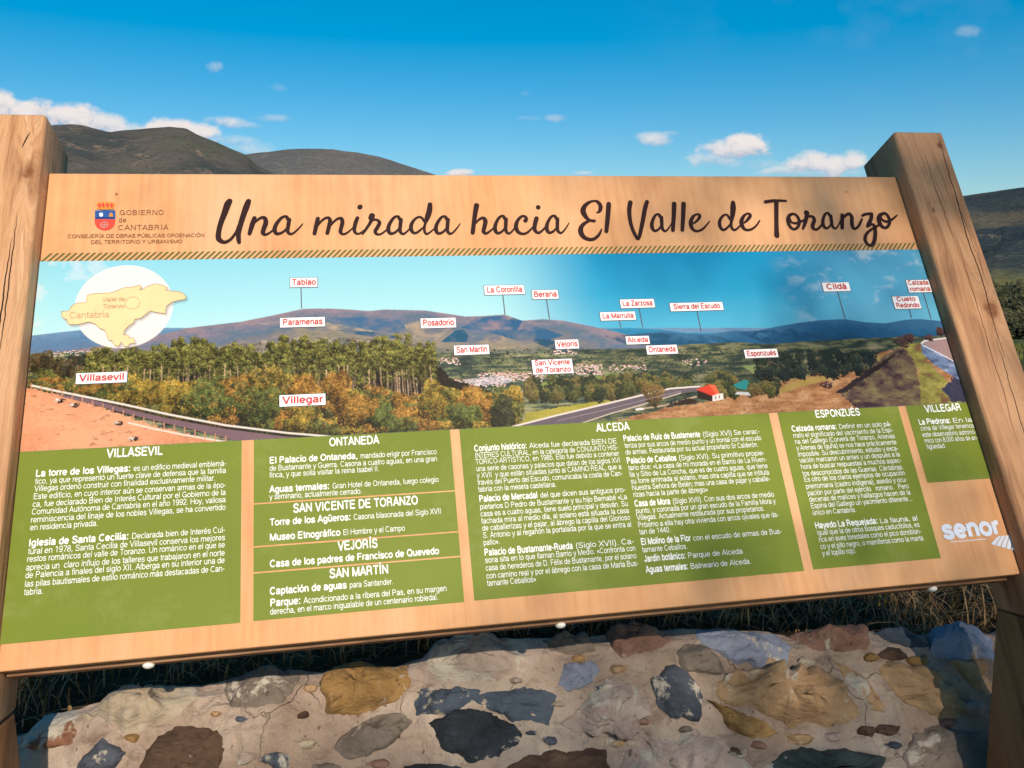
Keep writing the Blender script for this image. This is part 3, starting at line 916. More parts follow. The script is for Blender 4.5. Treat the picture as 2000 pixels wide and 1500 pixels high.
def paint_panorama():
    img = np.zeros((TH, TW, 3))
    yy, xx = np.mgrid[0:TH, 0:TW].astype(float)
    n_big = fbm(TH, TW, 60, 130, 1, 6)
    n_mid = fbm(TH, TW, 18, 34, 2, 5)
    n_fine = fbm(TH, TW, 4, 6, 3, 3, .7)
    n_hor = fbm(TH, TW, 7, 60, 4, 5, .6)

    def C(h): return np.array(lin(h))

    def ramp(t, stops):
        t = np.asarray(t)
        ps = [s[0] for s in stops]; cc = np.array([C(s[1]) for s in stops])
        return np.stack([np.interp(t, ps, cc[:, k]) for k in range(3)], -1)

    def curve(pts, ext=True):
        q = [P(*p) for p in pts]
        return np.interp(np.arange(TW), [a[0] for a in q], [a[1] for a in q])

    def poly_mask(pts, raw=False):
        q = pts if raw else [P(*p) for p in pts]
        mk = np.zeros((TH, TW), bool)
        n = len(q)
        ys = [a[1] for a in q]
        for y in range(max(0, int(min(ys))), min(TH, int(max(ys)) + 2)):
            xs = []
            for i in range(n):
                x0, y0 = q[i]; x1, y1 = q[(i + 1) % n]
                if (y0 <= y) != (y1 <= y):
                    xs.append(x0 + (y - y0) / (y1 - y0) * (x1 - x0))
            xs.sort()
            for a, c_ in zip(xs[::2], xs[1::2]):
                mk[y, max(0, int(a)):max(0, int(c_) + 1)] = True
        return mk

    jx = ((fbm(TH, TW, 9, 9, 201, 4, .7) - .5) * 26).astype(int); jy = ((fbm(TH, TW, 7, 11, 202, 4, .7) - .5) * 18).astype(int)
    YI = np.clip(yy.astype(int) + jy, 0, TH - 1); XI = np.clip(xx.astype(int) + jx, 0, TW - 1)

    def rmask(pts): return poly_mask(pts)[YI, XI]

    def line(pts, w, colr, raw=False):
        q = pts if raw else [P(*p) for p in pts]
        colr = C(colr) if isinstance(colr, str) else colr
        for (x0, y0), (x1, y1) in zip(q[:-1], q[1:]):
            n = int(max(abs(x1 - x0), abs(y1 - y0)) * 2) + 2
            X = np.linspace(x0, x1, n); Y = np.linspace(y0, y1, n)
            r = max(0, w / 2)
            k = int(math.ceil(r))
            for dy in range(-k, k + 1):
                for dx in range(-k, k + 1):
                    if dx * dx + dy * dy <= r * r + .3:
                        a = np.clip((Y + dy).astype(int), 0, TH - 1); c_ = (X + dx).astype(int)
                        ok = (c_ >= 0) & (c_ < TW) & ((Y + dy) < TH) & ((Y + dy) >= 0)
                        img[a[ok], c_[ok]] = colr

    def dots(X, Y, rad, cols, ar=1.0):
        """small round dabs, later ones on top"""
        X = np.asarray(X); Y = np.asarray(Y)
        rmax = int(math.ceil(rad.max()))
        offs = [(dx, dy) for dy in range(-rmax, rmax + 1) for dx in range(-rmax, rmax + 1)]
        o_idx = np.arange(len(X))
        # chunks keep the painter's order roughly right
        for s in range(0, len(X), 400):
            sl = slice(s, s + 400)
            x, y, r, cc = X[sl], Y[sl], rad[sl], cols[sl]
            for dx, dy in offs:
                ok = (dx * dx * ar + dy * dy <= r * r)
                a = (y + dy).astype(int); c_ = (x + dx).astype(int)
                ok &= (a >= 0) & (a < TH) & (c_ >= 0) & (c_ < TW)
                img[a[ok], c_[ok]] = cc[ok]

    def clump(cx, cy, rx, ry, n, pal, rs, dark=.35, size=(1.2, 3.0)):
        a = rs.rand(n) * 6.283; r = np.sqrt(rs.rand(n))
        lump = 1 + .18 * np.sin(a * 3 + rs.rand() * 6) + .1 * np.sin(a * 7 + rs.rand() * 6)
        x = np.cos(a) * r * lump; y = np.sin(a) * r * lump
        order = np.argsort(-y + rs.rand(n) * .9)
        order = np.argsort(rs.rand(n) - (x * -.3 + -y * .5) * .0)
        lightv = np.clip(.55 - y * .45 + x * .22 + (rs.rand(n) - .5) * .75, 0, 1)
        order = np.argsort(lightv + rs.rand(n) * .8)
        pal = np.array([C(p) for p in pal])
        base = pal[rs.randint(0, len(pal), n)]
        cols = np.clip(base * (dark + (1.35 - dark) * lightv[:, None]), .004, 1)
        rad = size[0] + rs.rand(n) * (size[1] - size[0])
        dots(cx + (x * rx)[order], cy + (y * ry)[order], rad[order], cols[order])

    # ---- sky
    X01 = xx / TW
    xe = P(1120, 560)[0]
    pale = ramp(yy / TH, [(0, '8FD2E6'), (.25, 'A8DFEA'), (.5, 'C4EAEC')])
    deep = ramp(yy / TH, [(0, '1292C4'), (.25, '289FCB'), (.5, '58B4D4')])
    k = sstep(P(930, 560)[0], P(1190, 560)[0], xx)  # deeper blue past the centre: board shade partly painted into the print
    img[:] = pale * (1 - k[..., None]) + deep * k[..., None]
    k2 = sstep(P(1480, 560)[0], P(1700, 560)[0], xx) * .35
    img[:] = img * (1 - k2[..., None]) + C('8CC8E2') * k2[..., None]
    cl = sstep(.56, .74, fbm(TH, TW, 70, 110, 21, 6, .6)) * sstep(P(1500, 560)[0], P(1620, 560)[0], xx) * .55
    cl += sstep(.52, .7, fbm(TH, TW, 50, 50, 31, 6, .6)) * (1 - sstep(P(150, 560)[0], P(330, 560)[0], xx)) * .55
    img[:] = img * (1 - cl[..., None]) + C('D8E2EA') * cl[..., None]

    def band(top_pts, stops, depth, noise_a=.35, jag=0, seedn=None):
        top = curve(top_pts)[None, :]
        if jag: top = top - jag * (n_mid[10][None, :] - .5) * 2
        mk = yy > top
        t = (yy - top) / depth + (n_big - .5) * noise_a + (n_mid - .5) * noise_a * .7
        cc = ramp(np.clip(t, 0, 1), stops) * (.82 + .36 * n_fine[..., None])
        img[mk] = cc[mk]

    # farthest ridges
    band([(60, 655), (120, 648), (180, 642), (260, 641), (330, 640), (420, 640), (2100, 640)], [(0, '6F92B4'), (.25, '5C7FA4'), (.5, '6A7A92'), (.75, '8A8480'), (1, '5E6A62')], 130)
    band([(60, 1400), (1085, 1400), (1100, 650), (1180, 642), (1230, 640), (1290, 643), (1340, 650), (1400, 650), (1480, 652), (2100, 640)], [(0, '2F8CB4'), (.3, '1F6F96'), (1, '1A5070')], 100, .2)
    band([(60, 1400), (1035, 1400), (1050, 700), (1180, 660), (1240, 652), (1300, 646), (1340, 651), (1390, 652), (1430, 646), (1480, 645), (1520, 637), (1560, 630), (1600, 625), (1650, 623), (1690, 629), (1730, 631), (1770, 624), (1800, 623), (1850, 628), (2000, 640)],
         [(0, '3E7096'), (.3, '275F88'), (.6, '1E4E70'), (1, '35504E')], 120, .4)
    # the great ridge from the left
    band([(60, 700), (250, 665), (330, 650), (360, 641), (400, 636), (470, 628), (530, 616), (590, 603), (640, 602), (680, 604), (720, 607), (750, 604), (830, 606), (870, 612), (910, 618), (940, 617), (985, 614), (1020, 626), (1060, 623),
          (1100, 626), (1150, 636), (1190, 645), (1250, 660), (1300, 690), (1400, 760), (2000, 1000)],
         [(0, '94828C'), (.12, '7E7A8C'), (.3, '5C7288'), (.45, '767680'), (.62, '94887A'), (.8, '72746A'), (1, '5E6A58')], 150, .55)
    # blue forest patches and tan scars on it
    for (pts, c0) in (([(1000, 620), (960, 650), (1010, 665), (1060, 668), (1100, 655), (1060, 640), (1020, 626)], '2E6088'), ([(860, 668), (890, 645), (905, 643), (915, 655), (912, 668)], '1E5878'),
                      ([(640, 620), (720, 618), (780, 625), (800, 650), (760, 650), (700, 640)], '3E6890'), ([(645, 640), (700, 642), (780, 658), (760, 662), (690, 652)], '2C5A78'),
                      ([(930, 620), (985, 616), (1000, 640), (960, 650), (900, 640)], '34648C'), ([(1020, 660), (1100, 665), (1180, 690), (1100, 690)], '23506C'),
                      ([(1180, 655), (1300, 650), (1400, 655), (1440, 668), (1330, 672), (1230, 675)], '1C5070'), ([(1440, 650), (1480, 646), (1560, 640), (1600, 660), (1500, 672)], '1A4A70')):
        mk = poly_mask(pts); kk = np.clip((n_mid - .25) * 3, 0, 1)[..., None]
        img[:] = np.where(mk[..., None], img * (1 - kk) + C(c0) * kk, img)
    for (pts, c0) in (([(500, 632), (545, 628), (640, 630), (720, 643), (730, 648), (600, 640)], 'B8A48C'), ([(790, 635), (830, 622), (880, 640), (850, 665), (800, 662)], 'AE9A88'), ([(680, 660), (740, 668), (800, 680), (700, 680)], 'BEA68C'),
                      ([(920, 655), (980, 655), (1010, 680), (930, 685)], 'B09C80'), ([(1020, 628), (1080, 632), (1010, 645)], '988488')):
        mk = poly_mask(pts); kk = np.clip((n_mid - .35) * 2.6, 0, .9)[..., None]
        img[:] = np.where(mk[..., None], img * (1 - kk) + C(c0) * kk, img)
    # valley floor
    top = curve([(60, 690), (150, 685), (330, 690), (850, 690), (950, 690), (1060, 690), (1150, 682), (1250, 680), (1350, 672), (1440, 668), (1500, 672), (1560, 668), (1620, 664), (1700, 660), (1760, 658), (1850, 655)])[None, :]
    mk = yy > top
    t = n_hor * .6 + n_mid * .4
    vcol = ramp(np.clip((t - .5) * 2.6 + .5, 0, 1), [(0, '2A3A38'), (.35, '46544A'), (.55, '6E7258'), (.75, '8A8A60'), (1, 'A89C80')]) * (.8 + .4 * n_fine[..., None])
    kx = sstep(P(1050, 700)[0], P(1250, 700)[0], xx)[..., None]
    vcol = vcol * (1 - kx * .28)
    img[mk] = vcol[mk]
    rs = np.random.RandomState(7)

    # hedges and tree dots over the valley
    n = 3600
    px = rs.uniform(860, 1760, n); py = rs.uniform(682, 770, n)
    q = np.array([P(a, c_) for a, c_ in zip(px, py)])
    cols = np.array([C(h) for h in ('2C3A30', '38482E', '233030', '4A5238')])[rs.randint(0, 4, n)] * rs.uniform(.7, 1.3, n)[:, None]
    dots(q[:, 0], q[:, 1], rs.uniform(.8, 2.4, n), cols, .4)

    def village(x0, x1, y0, y1, n, sl=0.0):
        px = rs.uniform(x0, x1, n); py = rs.uniform(y0, y1, n) + (px - x0) * sl
        for a, c_ in zip(px, py):
            X_, Y_ = P(a, c_)
            w = rs.randint(3, 8); h = rs.randint(2, 4)
            X_, Y_ = int(X_), int(Y_)
            if 0 < X_ < TW - 9 and 4 < Y_ < TH - 9:
                img[Y_:Y_ + h, X_:X_ + w] = C(('E8E0DC', 'F0E8E4', 'D8D0D0', 'C8BEC0')[rs.randint(4)])
                img[Y_ - 2:Y_, X_:X_ + w] = C(('C86A50', 'B45A44', 'D88468', '9C4C40')[rs.randint(4)])
    village(870, 985, 740, 755, 130); village(930, 1060, 728, 745, 150); village(965, 1035, 728, 738, 60)
    mk = poly_mask([(905, 742), (960, 735), (1000, 738), (995, 748), (930, 752)]); img[mk] = (img[mk] * .5 + C('D6CCD6') * .5)
    village(855, 900, 698, 712, 30); village(1115, 1175, 712, 732, 110); village(1080, 1125, 684, 692, 30); village(1190, 1260, 713, 722, 40); village(1480, 1520, 705, 712, 16)
    village(100, 180, 684, 694, 30); village(1330, 1380, 700, 716, 14)
    # green fields in the valley
    for pts, c0 in (([(1035, 752), (1085, 742), (1100, 748), (1060, 765), (1040, 766)], '8A9450'), ([(1160, 736), (1200, 728), (1215, 735), (1170, 745)], '76884A'), ([(1450, 715), (1500, 708), (1540, 716), (1480, 735)], '8C9560'), ([(1500, 750), (1560, 735), (1600, 730), (1560, 748)], 'A09A50')):
        mk = poly_mask(pts); img[mk] = C(c0) * (.8 + .4 * n_fine[mk][:, None])

    # ---- left: tall eucalyptus wood above an autumn hedge
    base = curve([(50, 765), (110, 768), (240, 795), (330, 815), (440, 835), (560, 850), (700, 870), (1100, 870)])
    mk = rmask([(60, 700), (100, 708), (160, 735), (180, 705), (240, 690), (400, 690), (700, 690), (830, 695), (860, 720), (880, 740), (960, 765), (1010, 790), (1010, 850), (900, 870), (500, 870), (100, 775)])
    img[mk] = C('241E18') * (.7 + .9 * n_mid[mk][:, None])
    G1 = ['7A7838', '8C8640', '66682E', '9A8E48', '54582A']
    for (cx_, cy_, rx_, ry_) in ((75, 712, 26, 22), (130, 722, 34, 26)):
        X_, Y_ = P(cx_, cy_)
        clump(X_, Y_, rx_ * 1.7, ry_ * 1.6, 900, ['3E3424', '4E4428', '5E4A2A'], rs)
    trees = []
    for x_ in np.arange(182, 850, 5.2):
        trees.append((x_ + rs.uniform(-9, 9), 674 + 8 * math.sin(x_ * .03) + rs.uniform(-16, 16) + (18 if x_ < 230 else 0)))
    for (tx_, ty_) in trees:
        X_, Y_ = P(tx_, ty_)
        H_ = P(tx_, ty_ + 95)[1] - Y_
        tr = C(('B89878', '9A7C60', 'BEA68C')[rs.randint(3)])
        line([(X_, Y_ + 30), (X_ + rs.uniform(-4, 4), Y_ + H_ * 1.25)], rs.choice([1.0, 2.0, 2.6]), tr * rs.uniform(.6, 1.1), raw=True)
    for (tx_, ty_) in trees:
        X_, Y_ = P(tx_, ty_)
        wd = rs.uniform(.6, 1.5)
        for kk in range(rs.randint(13, 22)):
            f = rs.rand() ** .9
            clump(X_ + rs.normal(0, 8) * (.35 + f) * wd, Y_ + 4 + f * rs.uniform(50, 105), (7 + 9 * f) * wd, rs.uniform(6, 12), 60, G1, rs, -.1, (1, 1.8))
    for x_ in np.arange(200, 850, 13):
        tx_ = x_ + rs.uniform(-6, 6)
        X_, Y_ = P(tx_, 725)
        line([(X_, Y_ - rs.uniform(0, 20)), (X_ + rs.uniform(-3, 3), Y_ + rs.uniform(40, 75))], rs.choice([1.4, 2.2]), C('C4A080') * rs.uniform(.6, 1.15), raw=True)
    OR = [['8E742E', 'A68236', '6E6A2C'], ['5A6430', '6A6E34', '464E28'], ['A07030', 'B0823C', '7E5A2A'], ['4A5430', '686C36', '7C7238'], ['9A7C34', 'B8923E', '6E682E']]
    hedge = []
    for _ in range(360):
        x_ = rs.uniform(66, 1010)
        y0_ = np.interp(x_, [66, 180, 300, 420, 480, 560, 640, 700, 800, 870, 960, 1020], [735, 745, 752, 752, 738, 728, 748, 762, 772, 772, 775, 785])
        y1_ = np.interp(x_, [66, 110, 240, 330, 440, 560, 700, 1020], [762, 764, 790, 808, 828, 842, 845, 835])
        y_ = y0_ + (y1_ - y0_) * rs.rand() ** .8
        hedge.append((y_, x_))
    hedge.sort()
    for y_, x_ in hedge:
        X_, Y_ = P(x_, y_)
        s_ = rs.uniform(16, 40)
        pi = int((math.sin(x_ * .021 + 1) + math.sin(x_ * .057) + 2) * 1.2 + rs.rand() * 1.6) % 5
        clump(X_, Y_, s_, s_ * .8, int(s_ * s_ * .42), OR[pi], rs, -.12, (1, 2.3))
    for (cx_, cy_, rx_, ry_, pl) in ((535, 755, 50, 38, 4), (505, 790, 50, 36, 1), (595, 765, 30, 30, 2), (400, 785, 48, 34, 1), (690, 800, 40, 32, 2), (845, 785, 26, 42, 0), (925, 790, 34, 34, 2), (905, 812, 30, 26, 1), (985, 800, 28, 44, 3), (1003, 770, 18, 16, 4), (660, 760, 22, 40, 2), (300, 770, 40, 24, 0)):
        X_, Y_ = P(cx_, cy_)
        clump(X_, Y_, rx_ * 1.6, ry_ * 1.5, 1900, OR[pl], rs, -.12, (1, 2.4))
    X_, Y_ = P(985, 812); clump(X_, Y_, 34, 60, 1500, ['3A3A28', '4A4A2C', '2E3024'], rs, .2)

    # deeper gaps between the crowns
    wood = poly_mask([(60, 700), (180, 668), (400, 655), (700, 660), (850, 672), (870, 735), (1015, 765), (1015, 850), (500, 870), (60, 760)])
    gap = sstep(.40, .60, fbm(TH, TW, 11, 9, 301, 4, .75)) * .6 + sstep(.40, .58, fbm(TH, TW, 26, 22, 302, 3, .6)) * .4
    wood &= (img[..., 2] < img[..., 1] * .9)
    img[wood] *= (.34 + 1.0 * gap[wood])[:, None]
    img[:] = np.clip(img, .003, 1)

    # road, guard rail, pasture on the left
    past = rmask([(40, 758), (60, 760), (120, 772), (200, 797), (300, 832), (400, 856), (480, 866), (700, 900), (0, 960)])
    img[past] = ramp(np.clip(n_big[past] * .7 + n_fine[past] * .5, 0, 1), [(.2, 'C07A58'), (.5, 'DE9670'), (.8, 'EAA880')])
    sp = sstep(.70, .8, fbm(TH, TW, 6, 22, 61, 3, .6)) * past
    img[:] = img * (1 - .55 * sp[..., None]) + C('8A5240') * .55 * sp[..., None]
    road = poly_mask([(110, 770), (170, 778), (240, 797), (330, 818), (440, 838), (560, 853), (680, 860), (680, 875), (500, 872), (420, 850), (330, 828), (240, 806), (170, 787), (120, 775)])
    img[road] = C('7C6068') * (.86 + .28 * n_fine[road][:, None])
    line([(60, 753), (110, 764), (240, 790), (330, 810), (440, 831), (560, 846), (670, 855)], 5, 'E8DCD0')
    line([(110, 768), (240, 793.5), (330, 813.5), (440, 834), (560, 849.5), (670, 857)], 1.4, '4A3A38')
    line([(250, 826), (300, 838), (360, 850), (430, 862), (480, 868)], 4, 'E6D6C4')
    for x_ in np.arange(60, 450, 20):
        y_ = np.interp(x_, [60, 130, 200, 300, 400, 450], [757, 775, 797, 830, 852, 862])
        line([(x_, y_ - 8), (x_, y_ + 5)], 2, 'C88C6C')
    for (cx_, cy_) in ((118, 783), (146, 792), (232, 827), (262, 858)):
        X_, Y_ = P(cx_, cy_)
        clump(X_, Y_, 11, 6, 60, ['2A2226', '4A3430', '1E1A20'], rs, .4, (1, 2))
        clump(X_ - 9, Y_ - 2, 6, 4, 30, ['E0D0C4', 'C8A890'], rs, .5, (1, 2))

    # ---- centre right: wood edge, field, road, barn
    fld = rmask([(1015, 832), (1030, 805), (1100, 795), (1180, 782), (1240, 774), (1262, 780), (1150, 812), (1060, 832), (1015, 840)])
    img[fld] = ramp(n_big[fld], [(.3, '8A8434'), (.6, 'A89C40'), (.8, 'BCA850')]) * (.85 + .3 * n_fine[fld][:, None])
    brown = rmask([(1130, 840), (1240, 812), (1300, 797), (1360, 788), (1420, 776), (1500, 752), (1560, 738), (1620, 722), (1680, 700), (1740, 684), (1780, 672), (1900, 690), (1960, 800), (1500, 830), (1100, 860)])
    img[brown] = ramp(np.clip(n_hor[brown] * .5 + n_mid[brown] * .6, 0, 1), [(.3, '8A5C3C'), (.52, 'B07C54'), (.75, 'C89A70')]) * (.8 + .4 * n_fine[brown][:, None])
    sp = sstep(.62, .75, fbm(TH, TW, 3, 6, 91, 2, .6)) * brown
    img[:] = img * (1 - .5 * sp[..., None]) + C('5A3424') * .5 * sp[..., None]
    gr = rmask([(1500, 772), (1540, 748), (1620, 728), (1720, 695), (1745, 690), (1640, 735), (1560, 757), (1520, 772)])
    img[gr] = img[gr] * .35 + C('A8964C') * .65
    for (a0, a1, t0, t1, dens) in ((1030, 1240, 742, 775, 75), (1225, 1345, 738, 765, 45), (1385, 1440, 735, 770, 26), (1455, 1520, 745, 768, 22)):
        L_ = sorted([(rs.uniform(t0, t1), rs.uniform(a0, a1)) for _ in range(dens)])
        for y_, x_ in L_:
            X_, Y_ = P(x_, y_)
            clump(X_, Y_, 17, 20, 260, [['4A5030', '6A6436', '3A4228'], ['262E22', '323A28'], ['5A5232', '7C6C3C']][rs.randint(3)], rs, .15, (1, 2.3))
    X_, Y_ = P(1060, 772)
    r2 = poly_mask([(1005, 833), (1090, 812), (1180, 791), (1250, 774), (1310, 760), (1366, 756), (1366, 762), (1320, 771), (1260, 788), (1190, 808), (1130, 828), (1080, 845), (1000, 850)])
    img[r2] = C('685C64') * (.85 + .3 * n_fine[r2][:, None])
    line([(1000, 834), (1090, 811), (1180, 790), (1250, 773), (1310, 759), (1366, 755)], 4, 'E6D8D2')
    line([(1130, 829), (1190, 809), (1260, 789), (1330, 768)], 2.4, 'D8C4B4')
    for x_ in np.arange(1135, 1320, 9):
        y_ = np.interp(x_, [1130, 1190, 1260, 1330], [829, 809, 789, 768]); line([(x_, y_ - 5), (x_, y_ + 3)], 1.4, '8A6A58')
    line([(1245, 800), (1300, 792), (1360, 775)], 5, 'B8A088'); line([(1243, 800), (1256, 799)], 6, 'E8E0DC')
    mk = rmask([(1320, 785), (1345, 778), (1372, 784), (1340, 790), (1300, 793)]); img[mk] = C('33241E')
    X_, Y_ = P(1276, 772); line([(X_, Y_), (X_, Y_ + 42)], 4, '3A2A22', raw=True); clump(X_, Y_ - 4, 34, 34, 1500, ['6A5434', '7C6A3C', '4C4028', '845C34'], rs, .2, (1, 2.2))
    mk = poly_mask([(1362, 763), (1392, 770), (1392, 784), (1364, 778)]); img[mk] = C('2A1C1A')
    mk = poly_mask([(1392, 771), (1412, 768), (1413, 780), (1392, 784)]); img[mk] = C('E8DED6')
    mk = poly_mask([(1360, 761), (1385, 751), (1397, 752), (1404, 769), (1390, 773)]); img[mk] = C('D8402C')
    mk = poly_mask([(1385, 751), (1397, 752), (1405, 769), (1399, 770)]); img[mk] = C('E86A44')
    line([(1398, 774), (1398, 780)], 2, '4A3A38'); line([(1405, 773), (1405, 778)], 2, '4A3A38'); line([(1366, 763), (1390, 772)], 1.4, '8A2A20')
    line([(1090, 822), (1190, 799), (1260, 781), (1330, 764)], 1.2, 'B8A4B0')
    mk = poly_mask([(1432, 752), (1455, 741), (1463, 745), (1457, 762), (1440, 758)]); img[mk] = C('2E8C8C')
    mk = poly_mask([(1440, 765), (1462, 766), (1466, 773), (1436, 770)]); img[mk] = C('D0CCCC')
    # dark copse and the mound on the right
    L_ = sorted([(rs.uniform(690, 738), rs.uniform(1478, 1706)) for _ in range(130)])
    for y_, x_ in L_:
        if y_ > 745 - (x_ - 1480) * .13 + 6: continue
        X_, Y_ = P(x_, y_)
        clump(X_, Y_, 16, 18, 200, [['1E2824', '2A3630'], ['26302A', '3A4434'], ['161E20', '222C2A'], ['6A6048', '504A38']][rs.choice([0, 1, 2, 0, 1, 2, 0, 3])], rs, .2, (1, 2.2))
    mnd = rmask([(1750, 680), (1765, 680), (1785, 700), (1795, 740), (1800, 800), (1680, 800), (1640, 770), (1680, 735), (1720, 700)])
    img[mnd] = ramp(np.clip(n_mid[mnd], 0, 1), [(.25, '3A2A34'), (.5, '6A5448'), (.75, '8A7A52')]) * (.7 + .6 * n_fine[mnd][:, None])
    mk = rmask([(1630, 768), (1700, 720), (1755, 686), (1740, 704), (1690, 740), (1650, 768)]); img[mk] = C('2E2426')
    mk = rmask([(1765, 672), (1800, 670), (1810, 705), (1850, 745), (1865, 775), (1900, 790), (1800, 795), (1795, 720), (1775, 690)])
    img[mk] = ramp(n_mid[mk], [(.3, '7A5440'), (.5, '8A8440'), (.7, 'A89A54')]) * (.75 + .5 * n_fine[mk][:, None])
    mk = rmask([(1840, 760), (1865, 735), (1900, 760), (1905, 785), (1860, 785)]); img[mk] = C('3A3A50') * (.6 + .8 * n_fine[mk][:, None])
    mk = poly_mask([(1802, 668), (1850, 660), (1865, 662), (1890, 720), (1860, 700), (1815, 680)]); img[mk] = C('A88A8A') * (.9 + .2 * n_fine[mk][:, None])
    mk = poly_mask([(1800, 672), (1812, 676), (1850, 700), (1888, 722), (1896, 748), (1870, 740), (1825, 712), (1802, 690)])
    img[mk] = ramp(n_mid[mk], [(.3, '4A5A7C'), (.6, '7A8CB0'), (.8, 'B8C4DC')]) * (.8 + .4 * n_fine[mk][:, None])
    line([(1800, 671), (1806, 666), (1850, 660)], 5, 'E4DCDC'); line([(1802, 674), (1850, 698), (1890, 722)], 4, 'DCE0F0')
    for (cx_, cy_, r_) in ((1762, 668, 20), (1776, 660, 14), (1838, 648, 14), (1815, 660, 10)):
        X_, Y_ = P(cx_, cy_); clump(X_, Y_, r_ * 1.3, r_ * 1.1, 500, ['4A2E30', '5E4038', '3A2A2C'], rs, .3, (1, 2))
    X_, Y_ = P(1615, 752); clump(X_, Y_, 22, 12, 200, ['4A3038', '3A2A30'], rs, .4, (1, 2))

    # white disc behind the map, with the map's printed soft shadow
    cu, cv, rr = .1245, .5165, .0700
    cx_, cy_ = cu * TPM, (PV1 - cv) * TPM
    d = np.hypot(xx - cx_, yy - cy_) / TPM
    k = (1 - sstep(rr - .0006, rr + .0006, d))[..., None]
    img[:] = img * (1 - k * .93) + C('F6EEE8') * k * .93
    mp = poly_mask([((cu_ + .0022) * TPM, (PV1 - cv_ + .0028) * TPM) for cu_, cv_ in MAP_UV], raw=True).astype(float)
    for _ in range(3):
        for ax_ in (0, 1):
            mp = (np.roll(mp, 2, ax_) + np.roll(mp, 1, ax_) + mp + np.roll(mp, -1, ax_) + np.roll(mp, -2, ax_)) / 5
    img[:] = img * (1 - .45 * mp[..., None]) + C('5A4A50') * .45 * mp[..., None]
    # overall print density
    img = np.clip(img, 0, 1) ** 1.0 * .80
    # slight softness
    img = img * .5 + (np.roll(img, 1, 0) + np.roll(img, -1, 0) + np.roll(img, 1, 1) + np.roll(img, -1, 1)) * .125
    return make_image('panorama_print', np.concatenate([img, np.ones((TH, TW, 1))], 2))


MAP_PX = [(300, 410), (355, 405), (370, 380), (395, 355), (440, 345), (480, 345), (490, 320), (485, 295), (520, 280), (600, 275), (650, 275), (700, 260), (760, 235), (820, 230), (880, 215), (890, 230), (872, 252), (892, 250), (930, 225),
          (990, 205), (1040, 215), (1080, 235), (1062, 250), (1100, 260), (1160, 262), (1190, 275), (1215, 300), (1205, 320), (1170, 325), (1150, 330), (1110, 340), (1070, 370), (1060, 425), (1000, 415), (950, 405), (920, 430),
          (880, 460), (840, 465), (830, 490), (790, 520), (765, 545), (755, 580), (790, 580), (800, 605), (830, 600), (840, 640), (800, 645), (790, 665), (760, 665), (740, 630), (720, 665), (690, 655), (670, 620), (650, 620),
          (640, 600), (620, 545), (580, 530), (550, 500), (510, 485), (480, 490), (420, 505), (360, 505), (340, 485), (345, 470), (310, 455)]
MAP_UV = [b(40 + x / 3.75, 500 + y / 3.75) for x, y in MAP_PX]

Z1, Z2, Z3 = .0005, .0010, .0015
m = Mat('panorama_photo_print', .45, spec=.1)
im = m.N.new('ShaderNodeTexImage'); im.image = paint_panorama(); im.extension = 'EXTEND'; im.interpolation = 'Cubic'
tcn = m.N.new('ShaderNodeTexCoord'); m.L.new(tcn.outputs['UV'], im.inputs[0])
m.color(im.outputs['Color'])
pano = mesh_obj('panorama_picture', [(.0008, PV0, Z1), (BW - .0008, PV0, Z1), (BW - .0008, PV1 - .0006, Z1), (.0008, PV1 - .0006, Z1)], [(0, 1, 2, 3)], m.m, sign,
                uvs=[(0, 0), (1, 0), (1, 1), (0, 1)])


def flat_mat(name, c, rough=.5, spec=.09, var=0):
    m = Mat(name, rough, c, spec)
    n = m.noise(m.co('Object'), 25, 4, .6)
    m.color(m.ramp(n, [(.3, tuple(x * (1 - .06 - var) for x in c)), (.7, tuple(min(1, x * (1.04 + var)) for x in c))]))
    return m.m


def poly_obj(name, pts, z, mat, parent):
    tri = tessellate_polygon([[Vector((p[0], p[1], 0)) for p in pts]])
    vs = [(p[0], p[1], z) for p in pts]
    fs = []
    for t in tri:
        a, c_, d = (Vector(vs[i]) for i in t)
        fs.append(tuple(t) if (c_ - a).cross(d - a).z > 0 else tuple(t[::-1]))
    return mesh_obj(name, vs, fs, mat, parent)


